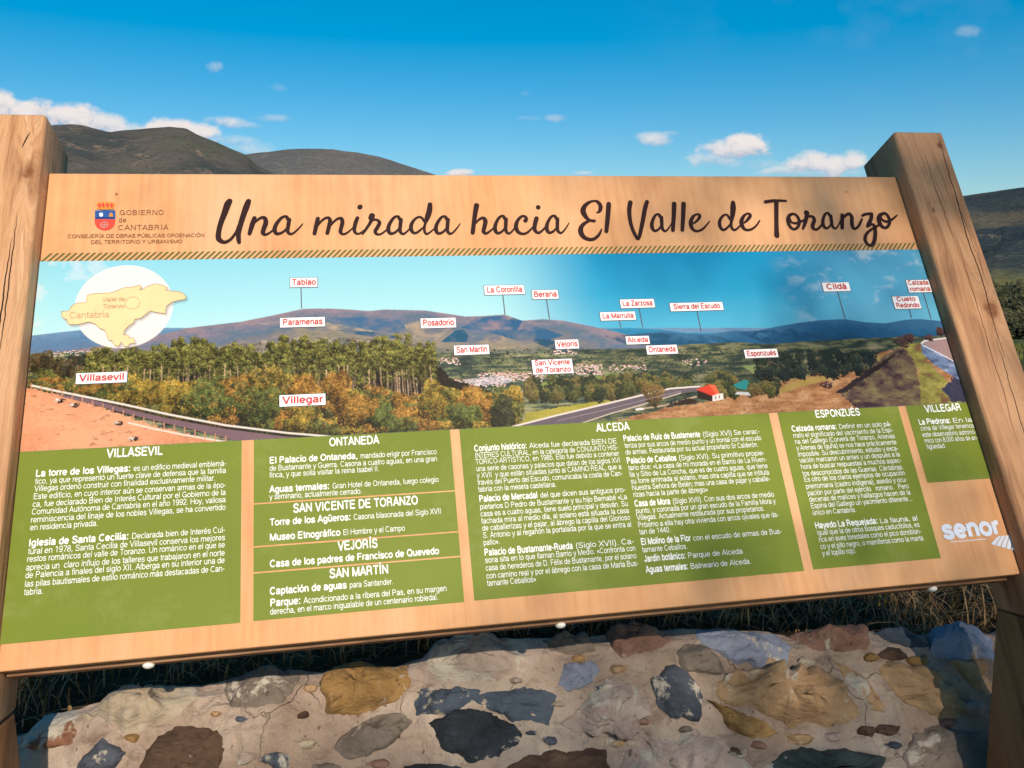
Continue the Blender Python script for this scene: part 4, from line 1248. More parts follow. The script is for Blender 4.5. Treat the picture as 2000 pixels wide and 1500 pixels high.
def strokes_obj(name, strokes, z, mat, parent, dz=.000006, px=True, res=7):
    """strokes: lists of (x, y, width); flat ribbons with round ends, smoothed"""
    verts, faces = [], []
    zc = z
    for st in strokes:
        pts = []
        for (x, y, w) in st:
            if px:
                u, v = b(x, y)
                u2, _ = b(x + w / 2, y); u3, _ = b(x - w / 2, y)
                _, v2 = b(x, y - w / 2); _, v3 = b(x, y + w / 2)
                ww = ((u2 - u3) + (v2 - v3)) / 2
            else: u, v, ww = x, y, w
            pts.append(Vector((u, v, ww)))
        n = len(pts)
        out = []
        if n == 1: out = pts
        else:
            for i in range(n - 1):
                p0 = pts[max(0, i - 1)]; p1 = pts[i]; p2 = pts[i + 1]; p3 = pts[min(n - 1, i + 2)]
                for k in range(res):
                    t = k / res
                    out.append(.5 * ((2 * p1) + (p2 - p0) * t + (2 * p0 - 5 * p1 + 4 * p2 - p3) * t * t + (3 * p1 - p0 - 3 * p2 + p3) * t ** 3))
            out.append(pts[-1])
        m_ = len(out)
        zc += dz
        base = len(verts)

        def cap(c_, ang0, r, zz):
            b0 = len(verts)
            verts.append((c_.x, c_.y, zz))
            for k in range(17 if ang0 is None else 9):
                a = (0 if ang0 is None else ang0) + (k / 16 * 6.2832 if ang0 is None else k / 8 * math.pi)
                verts.append((c_.x + math.cos(a) * r, c_.y + math.sin(a) * r, zz))
            for k in range(16 if ang0 is None else 8):
                faces.append((b0, b0 + 1 + k, b0 + 2 + k))
        if m_ == 1:
            cap(out[0], None, out[0].z / 2, zc); continue
        for i, p in enumerate(out):
            t = (out[min(m_ - 1, i + 1)] - out[max(0, i - 1)]); t.z = 0; t.normalize()
            nn = Vector((-t.y, t.x, 0)) * (max(p.z, .0002) / 2)
            verts.append((p.x + nn.x, p.y + nn.y, zc)); verts.append((p.x - nn.x, p.y - nn.y, zc))
        for i in range(m_ - 1):
            a = base + i * 2
            faces.append((a, a + 1, a + 3, a + 2))
        t0 = out[1] - out[0]; cap(out[0], math.atan2(t0.y, t0.x) + math.pi / 2, out[0].z / 2 * .98, zc + .000004)
        t1 = out[-1] - out[-2]; cap(out[-1], math.atan2(t1.y, t1.x) - math.pi / 2, out[-1].z / 2 * .98, zc + .000006)
    return mesh_obj(name, verts, faces, mat, parent)


# hatched band under the heading
M_olive = flat_mat('print_olive', (.13, .135, .045))
vs, fs = [], []
x = .002
while x < BW - .02:
    bq = len(vs)
    vs += [(x, .5945, Z2), (x + .0036, .5945, Z2), (x + .0036 + .0125, .6085, Z2), (x + .0125, .6085, Z2)]
    fs.append((bq, bq + 1, bq + 2, bq + 3)); x += .00885
mesh_obj('hatched_band', vs, fs, M_olive, sign)

# map of the region
M_map = flat_mat('print_cream', (.78, .57, .31))
M_outl = flat_mat('print_outline', (.36, .19, .09))
mp = poly_obj('region_map', MAP_UV, Z2, M_map, sign)
strokes_obj('outline', [[(p[0], p[1], .0006) for p in MAP_UV + MAP_UV[:1]]], Z3, M_outl, mp, px=False, res=1)
cu, cv = b(40 + 823 / 3.75, 500 + 347 / 3.75)
strokes_obj('ring', [[(cu + .0103 * math.cos(a / 24 * 6.2832), cv + .0103 * math.sin(a / 24 * 6.2832), .0005) for a in range(25)]], Z3, M_outl, mp, px=False, res=2)

# ------------------------------------------------------------------ lettering
def _arc(cx, cy, rx, ry, a0, a1, n=11):
    return [(cx + rx * math.cos(R(a0 + (a1 - a0) * k / n)), cy + ry * math.sin(R(a0 + (a1 - a0) * k / n))) for k in range(n + 1)]


def _el(cx, cy, rx, ry): return [('c', _arc(cx, cy, rx, ry, 90, 450, 20))]


def _sm(*p): return [('s', list(p))]
def _ln(*p): return [('l', list(p))]
def _cv(*parts):
    out = []
    for p in parts: out += p if isinstance(p, list) else [p]
    return [('c', out)]
def _dot(x, y): return [('d', [(x, y)])]


_bowlP = _cv((100, 676), (380, 676), _arc(380, 515, 165, 161, 90, -90), (100, 354))
GL = {
    'A': (667, _ln((32, 0), (333, 700), (634, 0)) + _ln((140, 225), (526, 225))),
    'B': (667, _ln((100, 0), (100, 716)) + _cv((100, 676), (360, 676), _arc(370, 533, 150, 143, 90, -90), (100, 390)) + _cv((100, 390), (390, 390), _arc(400, 215, 165, 175, 90, -90), (100, 40))),
    'C': (722, _cv(_arc(370, 358, 295, 320, 42, 318, 18))),
    'D': (722, _ln((100, 0), (100, 716)) + _cv((100, 676), (320, 676), _arc(330, 358, 300, 318, 90, -90, 14), (100, 40))),
    'E': (667, _ln((100, 0), (100, 716)) + _ln((100, 674), (600, 674)) + _ln((100, 375), (565, 375)) + _ln((100, 42), (612, 42))),
    'F': (611, _ln((100, 0), (100, 716)) + _ln((100, 674), (570, 674)) + _ln((100, 360), (510, 360))),
    'G': (778, _cv(_arc(380, 358, 300, 320, 42, 330, 18)) + _ln((410, 330), (690, 330)) + _ln((680, 330), (680, 20))),
    'H': (722, _ln((100, 0), (100, 716)) + _ln((622, 0), (622, 716)) + _ln((100, 375), (622, 375))),
    'I': (278, _ln((139, 0), (139, 716))),
    'J': (500, _cv((365, 716), (365, 220), _arc(215, 205, 150, 168, 0, -180))),
    'L': (556, _ln((100, 0), (100, 716)) + _ln((100, 42), (535, 42))),
    'M': (833, _ln((98, 0), (98, 716)) + _ln((98, 690), (416, 30), (735, 690)) + _ln((735, 0), (735, 716))),
    'N': (722, _ln((98, 0), (98, 716)) + _ln((98, 690), (624, 26)) + _ln((624, 0), (624, 716))),
    'O': (778, _el(389, 358, 305, 320)),
    'P': (667, _ln((100, 0), (100, 716)) + _bowlP),
    'Q': (778, _el(389, 358, 305, 320) + _ln((450, 200), (690, -10))),
    'R': (722, _ln((100, 0), (100, 716)) + _bowlP + _cv((400, 352), (500, 310), (545, 220), (570, 0))),
    'S': (667, _sm((560, 530), (500, 640), (340, 680), (165, 630), (110, 525), (170, 425), (340, 365), (520, 300), (575, 190), (510, 80), (330, 36), (140, 85), (80, 200))),
    'T': (611, _ln((20, 674), (591, 674)) + _ln((305, 0), (305, 690))),
    'U': (722, _cv((98, 716), (98, 260), _arc(360, 262, 262, 224, 180, 360), (622, 716))),
    'V': (667, _ln((32, 716), (333, 14), (634, 716))),
    'X': (667, _ln((40, 716), (627, 0)) + _ln((627, 716), (40, 0))),
    'Y': (667, _ln((30, 716), (333, 300)) + _ln((636, 716), (333, 300)) + _ln((333, 0), (333, 330))),
    'Z': (611, _ln((60, 674), (545, 674)) + _ln((545, 674), (60, 42)) + _ln((60, 42), (575, 42))),
    'a': (556, _sm((80, 370), (130, 455), (270, 485), (400, 450), (440, 370), (440, 240), (440, 110), (470, 45), (530, 35)) + _sm((440, 300), (300, 272), (130, 235), (72, 150), (110, 60), (220, 35), (350, 70), (440, 180))),
    'b': (556, _ln((95, 0), (95, 716)) + _el(288, 260, 195, 222)),
    'c': (500, _cv(_arc(268, 260, 205, 222, 42, 318, 14))),
    'd': (556, _ln((462, 0), (462, 716)) + _el(268, 260, 195, 222)),
    'e': (556, _ln((70, 265), (492, 265)) + _cv((492, 265), _arc(278, 260, 215, 222, 2, 322, 16))),
    'f': (278, _cv((135, 0), (135, 560), (165, 650), (270, 674)) + _ln((15, 485), (265, 485))),
    'g': (556, _el(262, 262, 192, 220) + _cv((462, 523), (462, 0), (430, -110), (300, -172), (150, -150), (85, -80))),
    'h': (556, _ln((95, 0), (95, 716)) + _sm((95, 320), (150, 440), (280, 484), (405, 440), (458, 330), (460, 180), (460, 0))),
    'i': (222, _ln((111, 0), (111, 523)) + _dot(111, 665)),
    'ı': (222, _ln((111, 0), (111, 523))),
    'j': (222, _cv((111, 523), (111, -80), (70, -160), (-10, -172)) + _dot(111, 665)),
    'k': (500, _ln((95, 0), (95, 716)) + _ln((440, 510), (95, 190)) + _ln((215, 300), (460, 0))),
    'l': (222, _ln((111, 0), (111, 716))),
    'm': (833, _ln((88, 0), (88, 523)) + _sm((88, 330), (140, 440), (250, 484), (365, 440), (414, 330), (416, 180), (416, 0)) + _sm((416, 330), (470, 440), (580, 484), (695, 440), (744, 330), (746, 180), (746, 0))),
    'n': (556, _ln((95, 0), (95, 523)) + _sm((95, 320), (150, 440), (280, 484), (405, 440), (458, 330), (460, 180), (460, 0))),
    'o': (556, _el(278, 260, 222, 222)),
    'p': (556, _ln((95, -205), (95, 523)) + _el(288, 260, 195, 222)),
    'q': (556, _ln((462, -205), (462, 523)) + _el(268, 260, 195, 222)),
    'r': (333, _ln((95, 0), (95, 523)) + _sm((95, 290), (140, 420), (230, 476), (330, 472))),
    's': (500, _sm((425, 365), (370, 460), (240, 485), (110, 440), (85, 360), (150, 295), (260, 262), (390, 215), (430, 140), (380, 60), (250, 34), (110, 68), (55, 160))),
    't': (278, _cv((140, 670), (140, 120), (180, 48), (262, 42)) + _ln((15, 485), (262, 485))),
    'u': (556, _sm((88, 523), (90, 340), (92, 190), (140, 80), (260, 38), (390, 90), (452, 220)) + _ln((460, 0), (460, 523))),
    'v': (500, _ln((28, 523), (250, 14), (472, 523))),
    'x': (500, _ln((30, 523), (470, 0)) + _ln((470, 523), (30, 0))),
    'y': (500, _ln((28, 523), (258, 20)) + _cv((472, 523), (262, 0), (205, -120), (150, -168), (60, -170))),
    'z': (500, _ln((45, 482), (430, 482)) + _ln((430, 482), (50, 42)) + _ln((50, 42), (455, 42))),
    '0': (556, _el(278, 350, 210, 322)), '1': (556, _ln((120, 560), (310, 690)) + _ln((320, 0), (320, 716))),
    '2': (556, _sm((72, 500), (110, 630), (270, 684), (440, 630), (480, 500), (420, 370), (230, 200), (72, 50)) + _ln((60, 42), (500, 42))),
    '4': (556, _ln((380, 0), (380, 700)) + _ln((380, 690), (45, 230)) + _ln((45, 225), (520, 225))),
    '5': (556, _ln((480, 674), (135, 674)) + _ln((140, 674), (95, 370)) + _sm((95, 370), (260, 430), (430, 380), (490, 230), (430, 90), (260, 34), (110, 75), (50, 180))),
    '7': (556, _ln((50, 674), (490, 674)) + _ln((490, 674), (220, 0))), '8': (556, _el(278, 518, 178, 158) + _el(278, 198, 218, 162)),
    '9': (556, _el(272, 480, 205, 200) + _sm((478, 480), (465, 230), (380, 70), (230, 36), (95, 110))),
    '.': (278, _dot(139, 45)), ',': (278, _ln((150, 90), (150, 20)) + _ln((150, 40), (110, -110))), ':': (278, _dot(139, 45) + _dot(139, 470)), ';': (278, _ln((150, 90), (115, -100)) + _dot(139, 470)),
    '-': (333, _ln((45, 262), (290, 262))), '(': (333, _cv(_arc(420, 265, 290, 520, 118, 242))), ')': (333, _cv(_arc(-90, 265, 290, 520, 62, -62))),
    '«': (500, _ln((235, 440), (80, 265), (235, 90)) + _ln((430, 440), (275, 265), (430, 90))), '»': (500, _ln((80, 440), (235, 265), (80, 90)) + _ln((275, 440), (430, 265), (275, 90))), ' ': (278, []),
}


def _acute(x, y): return _ln((x - 40, y), (x + 80, y + 135))


for ch, bs, ax in (('á', 'a', 260), ('é', 'e', 278), ('í', 'ı', 111), ('ó', 'o', 278), ('ú', 'u', 278)):
    GL[ch] = (GL[bs][0], GL[bs][1] + _acute(ax, 590))
for ch, bs in (('Á', 'A'), ('É', 'E'), ('Í', 'I'), ('Ó', 'O'), ('Ú', 'U')):
    GL[ch] = (GL[bs][0], GL[bs][1] + _acute(GL[bs][0] / 2, 770))
GL['ñ'] = (556, GL['n'][1] + _sm((150, 600), (210, 650), (330, 615), (400, 660)))
GL['Ñ'] = (722, GL['N'][1] + _sm((230, 790), (290, 840), (420, 805), (490, 850)))
GL['ü'] = (556, GL['u'][1] + _dot(180, 655) + _dot(370, 655))
_glyph_cache = {}


def _cat(pts, res=4):
    n = len(pts); out = []
    P_ = [np.array(p, float) for p in pts]
    for i in range(n - 1):
        p0 = P_[max(0, i - 1)]; p1 = P_[i]; p2 = P_[i + 1]; p3 = P_[min(n - 1, i + 2)]
        for k in range(res):
            t = k / res
            out.append(.5 * ((2 * p1) + (p2 - p0) * t + (2 * p0 - 5 * p1 + 4 * p2 - p3) * t * t + (3 * p1 - p0 - 3 * p2 + p3) * t ** 3))
    out.append(P_[-1])
    return out


def glyph(ch, sw, serif):
    """glyph as numpy verts (x, y, layer) and quads, in em units; sw = stroke width"""
    key = (ch, sw, serif)
    if key in _glyph_cache: return _glyph_cache[key]
    adv, sts = GL.get(ch, GL[' '])
    vs, fs = [], []
    lay = 0
    ex = (sw - 85) * .45

    def ribbon(pts, w, closed=False):
        nonlocal lay
        lay += 1
        n = len(pts); k0 = len(vs)
        for i, p in enumerate(pts):
            if closed: t = pts[(i + 1) % n] - pts[i - 1] if 0 < i < n - 1 else pts[1] - pts[-2]
            else: t = pts[min(n - 1, i + 1)] - pts[max(0, i - 1)]
            t = t / max(1e-6, np.hypot(*t))
            nn = np.array((-t[1], t[0])) * w / 2
            vs.append((p[0] + nn[0], p[1] + nn[1], lay)); vs.append((p[0] - nn[0], p[1] - nn[1], lay))
        for i in range(n - 1):
            a = k0 + 2 * i
            fs.append((a, a + 1, a + 3, a + 2))
    for kind, pts in sts:
        pts = [np.array(p, float) for p in pts]
        if kind == 'd':
            x, y = pts[0]; h = max(sw, 90) / 2
            ribbon([np.array((x - h, y + (0 if y > 100 else h - 45))), np.array((x + h, y + (0 if y > 100 else h - 45)))], 2 * h)
        elif kind == 'l':
            for j in range(len(pts) - 1):
                a, c_ = pts[j], pts[j + 1]
                d = (c_ - a) / np.hypot(*(c_ - a))
                a2 = a - d * (sw * .34 if j > 0 else 0); c2 = c_ + d * (sw * .34 if j < len(pts) - 2 else 0)
                ribbon([a2, c2], sw * (.92 if abs(d[1]) < .3 else 1))
                if serif and abs(d[1]) > .8 and len(pts) >= 2:
                    for q in (a, c_):
                        if q[1] < 40 or q[1] > 690: ribbon([np.array((q[0] - 85, 14 if q[1] < 40 else 702)), np.array((q[0] + 85, 14 if q[1] < 40 else 702))], 34)
        elif kind == 's': ribbon(_cat(pts), sw)
        else:
            closed = np.hypot(*(pts[0] - pts[-1])) < 1
            ribbon(pts, sw, closed)
    r = (np.array(vs, float).reshape(-1, 3), fs, adv)
    _glyph_cache[key] = r
    return r


def text_mesh(s, bold, font='sans'):
    """one em high text: verts (x, y, layer), faces, width; bold is the stroke width in em"""
    V, F = [], []; x = 0; n = 0
    for ch in s:
        v, f, adv = glyph(ch, bold * 1000, font == 'serif')
        tr = (bold * 1000 - 85) * .5 if bold > .1 else 0
        if len(v):
            a = v.copy(); a[:, 0] += x + tr / 2; V.append(a); F += [tuple(i + n for i in q) for q in f]; n += len(a)
        x += adv + tr + (60 if font == 'serif' else 0)
    V = np.concatenate(V); V[:, :2] /= 1000
    return V, F, (x - 50) / 1000


class Letters:
    def __init__(s): s.v = []; s.f = []; s.n = 0

    def add(s, txt, u, v, size, width=None, bold=.085, font='sans', z=Z2, center=False, xs=1.0):
        co, fs, w = text_mesh(txt, bold, font)
        sx = size * xs if width is None else width / max(w, 1e-6)
        a = co.copy()
        a[:, 0] = a[:, 0] * sx + u - (w * sx / 2 if center else 0)
        a[:, 1] = a[:, 1] * size + v
        a[:, 2] = a[:, 2] * .00002 + z
        s.v.append(a); s.f += [tuple(i + s.n for i in f) for f in fs]; s.n += len(a)
        return w * sx

    def build(s, name, mat, parent):
        vs = np.concatenate(s.v)
        return mesh_obj(name, vs.tolist(), s.f, mat, parent)


M_white = flat_mat('print_white', (.84, .84, .80))
M_red = flat_mat('print_red', (.52, .06, .06))
M_label = flat_mat('print_label_white', (.86, .83, .82))
M_dark = flat_mat('print_dark_brown', (.030, .012, .012))
M_text_brown = flat_mat('print_text_brown', (.20, .075, .035))
M_ink = flat_mat('print_ink', (.10, .09, .11))
M_grey = flat_mat('print_grey', (.35, .32, .28))
m = Mat('print_green', .5, (.2, .3, .03), .09)
nz = m.noise(m.co('Object'), 3, 6, .6)
c = m.ramp(nz, [(.3, (.148, .195, .024)), (.7, (.185, .225, .032))])
c = m.mix(m.ramp(m.noise(m.co('Object', (1, .05, 1)), 30, 5, .7), [(.58, 0), (.75, .25)]), c, (.12, .14, .03))
c = m.mix(m.ramp(m.noise(m.co('Object', (1, 1, 1), (4, 4, 4)), 7, 7, .75, .6), [(.54, 0), (.74, .28)]), c, (.36, .36, .16))
c = m.mix(m.ramp(m.noise(m.co('Object'), 170, 3, .7), [(.27, .5), (.31, 0)]), c, (.06, .06, .02))
m.color(c)
M_green = m.m

BOX = [(.0008, .2981, .0338), (.3151, .6035, .0345), (.618, 1.1297, .0352), (1.1455, 1.3667, .0360), (1.3810, BW - .0008, .158)]
REG, BOLD = .082, .146
RS, BS, TS = .0118, .0138, .0165     # font sizes: text, run-in heads, titles


def textbox(i, titles, lines, u1, px0, scale, right_px=None, seps=()):
    hx = (.80, .80, .67, .73, .73)[i]
    x0, x1, y0 = BOX[i]
    if not seps:
        bx = mesh_obj('text_panel', [(x0, y0, Z1), (x1, y0, Z1), (x1, .2923, Z1), (x0, .2923, Z1)], [(0, 1, 2, 3)], M_green, sign)
    else:
        ys = [y0] + [s for q in seps for s in (q - .0011, q + .0011)] + [.2923]
        vs, fs = [], []
        for a, c_ in zip(ys[::2], ys[1::2]):
            k = len(vs); vs += [(x0, a, Z1), (x1, a, Z1), (x1, c_, Z1), (x0, c_, Z1)]; fs.append((k, k + 1, k + 2, k + 3))
        bx = mesh_obj('text_panel', vs, fs, M_green, sign)
    L = Letters()

    def conv(x, y): return b(px0[0] + x / scale, px0[1] + y / scale)
    for (t, xa, ya, xb, yb) in titles:
        ua, va = conv(xa, ya); ub, vb = conv(xb, yb)
        L.add(t, ua, (va + vb) / 2, TS * 1.08, ub - ua, BOLD)
    for ln in lines:
        head, body, x, y, right = ln
        u, v = conv(x, y)
        cur = u
        if head:
            w = L.add(head, u, v, BS, None if body else (conv(right[0], right[1])[0] - u if isinstance(right, tuple) else None), BOLD, xs=hx)
            cur = u + w + .0042
        if body:
            if right == 'J': L.add(body, cur, v, RS, u1 - cur, REG)
            elif right is None: L.add(body, cur, v, RS, None, REG, xs=.88)
            else: L.add(body, cur, v, RS, conv(right[0], right[1])[0] - cur, REG)
    L.build('lettering', M_white, bx)
    return bx


textbox(0, [('VILLASEVIL', 868, 142, 1322, 118)], [
    ('La torre de los Villegas:', 'es un edificio medieval emblemá-', 290, 298, 'J'),
    (None, 'tico, ya que representó un fuerte clave de defensa que la familia', 285, 358, 'J'),
    (None, 'Villegas ordenó construir con finalidad exclusivamente militar.', 280, 418, (1752, 330)),
    (None, 'Este edificio, en cuyo interior aún se conservan armas de la épo-', 272, 482, 'J'),
    (None, 'ca, fue declarado Bien de Interés Cultural por el Gobierno de la', 265, 545, 'J'),
    (None, 'Comunidad Autónoma de Cantabria en el año 1992. Hoy, valiosa', 258, 607, 'J'),
    (None, 'reminiscencia del linaje de los nobles Villegas, se ha convertido', 250, 672, 'J'),
    (None, 'en residencia privada.', 245, 735, (798, 700)),
    ('Iglesia de Santa Cecilia:', 'Declarada bien de Interés Cul-', 232, 865, 'J'),
    (None, 'tural en 1978, Santa Cecilia de Villasevil conserva los mejores', 228, 930, 'J'),
    (None, 'restos románicos del valle de Toranzo. Un románico en el que se', 220, 992, 'J'),
    (None, 'aprecia un  claro influjo de los talleres que trabajaron en el norte', 212, 1062, 'J'),
    (None, 'de Palencia a finales del siglo XII. Alberga en su interior una de', 205, 1125, 'J'),
    (None, 'las pilas bautismales de estilo románico más destacadas de Can-', 200, 1195, 'J'),
    (None, 'tabria.', 195, 1262, (352, 1248))], .2765, (0, 860), 4.1667)

textbox(1, [('ONTANEDA', 626, 160, 1000, 142), ('SAN VICENTE DE TORANZO', 355, 660, 1293, 596), ('VEJORÍS', 692, 943, 990, 921), ('SAN MARTÍN', 628, 1150, 1070, 1118)], [
    ('El Palacio de Ontaneda,', 'mandado erigir por Francisco', 178, 292, (1432, 215)),
    (None, 'de Bustamante y Guerra. Casona a cuatro aguas, en una gran', 178, 347, (1436, 265)),
    (None, 'finca, y que solía visitar la reina Isabel II.', 178, 398, (1002, 345)),
    ('Aguas termales:', 'Gran Hotel de Ontaneda, luego colegio', 178, 510, (1447, 420)),
    (None, 'y seminario, actualmente cerrado.', 178, 562, (872, 517)),
    ('Torre de los Agüeros:', 'Casona blasonada del Siglo XVII', 180, 758, (1465, 655)),
    ('Museo Etnográfico', 'El Hombre y el Campo', 180, 870, (1195, 795)),
    ('Casa de los padres de Francisco de Quevedo', None, 180, 1070, (1450, 965)),
    ('Captación de aguas', 'para Santander.', 180, 1276, (1108, 1198)),
    ('Parque:', 'Acondicionado a la ribera del Pas, en su margen', 183, 1364, (1508, 1245)),
    (None, 'derecha, en el marco inigualable de un centenario robledal.', 182, 1426, (1445, 1312))],
    .58, (480, 830), 3.8455, seps=(.0993, .1353, .1967))

tb = textbox(2, [('ALCEDA', 1115, 137, 1375, 120)], [
    ('Conjunto histórico:', 'Alceda fue declarada BIEN DE', 147, 292, (1275, 225)),
    (None, 'INTERES CULTURAL, en la categoría de CONJUNTO HIS-', 153, 345, (1285, 280)),
    (None, 'TÓRICO-ARTÍSTICO, en 1985. Ello fue debido a contener', 157, 395, (1293, 330)),
    (None, 'una serie de casonas y palacios que datan de los siglos XVI', 163, 450, (1303, 385)),
    (None, 'y XVII  y que están situadas junto al CAMINO REAL, que a', 168, 503, (1312, 438)),
    (None, 'través del Puerto del Escudo, comunicaba la costa de Can-', 173, 558, (1320, 490)),
    (None, 'tabria con la meseta castellana.', 178, 613, (798, 578)),
    ('Palacio de Mercadal', 'del que dicen sus antiguos pro-', 187, 692, (1343, 612)),
    (None, 'pietarios D Pedro de Bustamante y su hijo Bernabé «La', 192, 752, (1355, 668)),
    (None, 'casa es a cuatro aguas, tiene suelo principal y desván. Su', 197, 808, (1362, 725)),
    (None, 'fachada mira al medio día, al solano está situada la casa', 203, 865, (1372, 783)),
    (None, 'de caballerizas y el pajar, al ábrego la capilla del Glorioso', 209, 921, (1380, 835)),
    (None, 'S. Antonio y al regañón la portalada por la que se entra al', 215, 978, (1392, 892)),
    (None, 'patio».', 220, 1035, (350, 1028)),
    ('Palacio de Bustamante-Rueda', '(Siglo XVII). Ca-', 228, 1118, (1412, 1030)),
    (None, 'sona sita en lo que llaman Barrio y Medio. «Confronta con', 233, 1175, (1425, 1085)),
    (None, 'casa de herederos de D. Félix de Bustamante, por el solano', 238, 1237, (1433, 1148)),
    (None, 'con camino real y por el ábrego con la casa de María Bus-', 243, 1300, (1447, 1200)),
    (None, 'tamante Ceballos»', 248, 1358, (635, 1325))], 1.0, (890, 810), 4.0543)
L = Letters()
for head, body, x, y, xr in [
    ('Palacio de Ruiz de Bustamente', '(Siglo XVI) Se carac-', 78, 275, 1248),
    (None, 'teriza por sus arcos de medio punto y un frontal con el escudo', 88, 333, 1262),
    (None, 'de armas. Restaurada por su actual propietario Sr Calderón.', 95, 390, 1238),
    ('Palacio de Ceballos', '(Siglo XVI). Su primitivo propie-', 108, 467, 1292),
    (None, 'tario dice: «La casa de mi morada en el Barrio de La Riven-', 120, 525, 1308),
    (None, 'lla y Sitio de La Concha, que es de cuatro aguas, que tiene', 130, 582, 1320),
    (None, 'su torre arrimada al solano, mas otra capilla que se intitula', 142, 640, 1333),
    (None, 'Nuestra Señora de Belén; mas una casa de pajar y caballe-', 152, 697, 1342),
    (None, 'rizas hacia la parte de ábrego»', 163, 755, 797),
    ('Casa de Mora', '(Siglo XVII). Con sus dos arcos de medio', 175, 837, 1377),
    (None, 'punto, y coronada por un gran escudo de la Familia Mora y', 185, 897, 1390),
    (None, 'Villegas. Actualmente restaurada por sus propietarios.', 193, 955, 1293),
    (None, 'Próximo a ella hay otra vivienda con arcos ojivales que da-', 205, 1018, 1418),
    (None, 'tan de 1440.', 215, 1078, 475),
    ('El Molino de la Flor', 'con el escudo de armas de Bus-', 230, 1167, 1445),
    (None, 'tamante Ceballos.', 240, 1232, 622),
    ('Jardín botánico:', 'Parque de Alceda', 258, 1313, 1103),
    ('Aguas termales:', 'Balneario de Alceda.', 272, 1407, 1180)]:
    u, v = b(1200 + x / 4.41, 800 + y / 4.41)
    u1 = b(1200 + xr / 4.41, 800 + (y - 75) / 4.41)[0]
    cur = u
    if head: cur = u + L.add(head, u, v, BS, None, BOLD, xs=.63) + .004
    L.add(body, cur, v, RS, u1 - cur, REG)
L.build('lettering', M_white, tb)

e_lines = [('Calzada romana:', 'Definir en un solo pá-', 140, 430, 'J'), (None, 'rrafo el significado del yacimiento de la Espi-', 148, 467, 'J'), (None, 'na del Gallego (Corvera de Toranzo, Anievas', 158, 503, 'J'),
           (None, 'y Arenas de Iguña) se nos hace prácticamente', 167, 540, 'J'), (None, 'imposible. Su descubrimiento, estudio y exca-', 175, 577, 'J'), (None, 'vación marcaron un antes y un después a la', 185, 613, 'J'),
           (None, 'hora de buscar respuestas a muchos aspec-', 193, 650, 'J'), (None, 'tos desconocidos de las Guerras  Cántabras.', 203, 690, 'J'), (None, 'Es otro de los claros ejemplos de ocupación', 212, 725, 'J'),
           (None, 'prerromana (castro indígena), asedio y ocu-', 222, 765, 'J'), (None, 'pación por parte del ejército   romano.   Pero', 232, 805, 'J'), (None, 'decenas de matices y hallazgos hacen de la', 242, 842, 'J'),
           (None, 'Espina del Gallego un yacimiento diferente...', 252, 880, 'J'), (None, 'único en Cantabria.', 262, 920, (515, 895)),
           ('Hayedo La Requejada:', 'La fauna, al', 277, 998, 'J'), (None, 'igual que la de otros bosques caducifolios, es', 288, 1037, 'J'), (None, 'rica en aves forestales como el pico dorsiblan-', 298, 1077, 'J'),
           (None, 'co y el pito negro, o mamíferos como la marta', 308, 1118, 'J'), (None, 'y el topillo rojo.', 318, 1158, (515, 1140))]
textbox(3, [('ESPONZUÉS', 280, 350, 540, 333)], e_lines, 1.3445, (1500, 700), 3.0)
textbox(4, [('VILLEGAR', 922, 320, 1132, 303)], [
    ('La Piedrona:', 'En la', 885, 390, 'J'), (None, 'cima de Villegar tenemos', 895, 425, 'J'), (None, 'este observatorio astronó-', 905, 462, 'J'), (None, 'mico con 8.000 años de an-', 918, 497, 'J'), (None, 'tigüedad.', 930, 532, (1042, 523))],
    1.4975, (1500, 700), 3.0)

# place name tags on the panorama
LAB = [(['Tablao'], (567, 544), (620, 561), (588, 561), (589, 602)), (['Paramenas'], (547, 622), (635, 638), None, None), (['Villasevil'], (150, 730), (248, 747), None, None), (['Villegar'], (546, 773), (636, 791), None, None),
       (['Posadorio'], (821, 623), (891, 640), None, None), (['San Martín'], (886, 676), (956, 692), None, None), (['La Coronilla'], (945, 559), (1025, 575), (982, 576), (986, 614)), (['Berana'], (1038, 568), (1091, 584), (1067, 585), (1073, 623)),
       (['Vejorís'], (1083, 665), (1131, 681), None, None), (['San Vicente', 'de Toranzo'], (1038, 704), (1120, 729), None, None), (['La Marrulla'], (1171, 611), (1242, 625), (1209, 626), (1212, 639)),
       (['La Zarzosa'], (1210, 586), (1279, 601), (1248, 603), (1255, 639)), (['Sierra del Escudo'], (1307, 593), (1413, 606), (1361, 608), (1369, 647)), (['Alceda'], (1221, 658), (1269, 672), None, None),
       (['Ontaneda'], (1261, 676), (1324, 691), None, None), (['Esponzués'], (1452, 684), (1520, 698), None, None), (['Cildá'], (1604, 553), (1661, 569), (1635, 569), (1650, 622)),
       (['Cueto', 'Redondo'], (1741, 580), (1799, 603), (1775, 604), (1780, 621)), (['Calzada', 'romana'], (1768, 548), (1826, 571), (1803, 573), (1818, 623))]
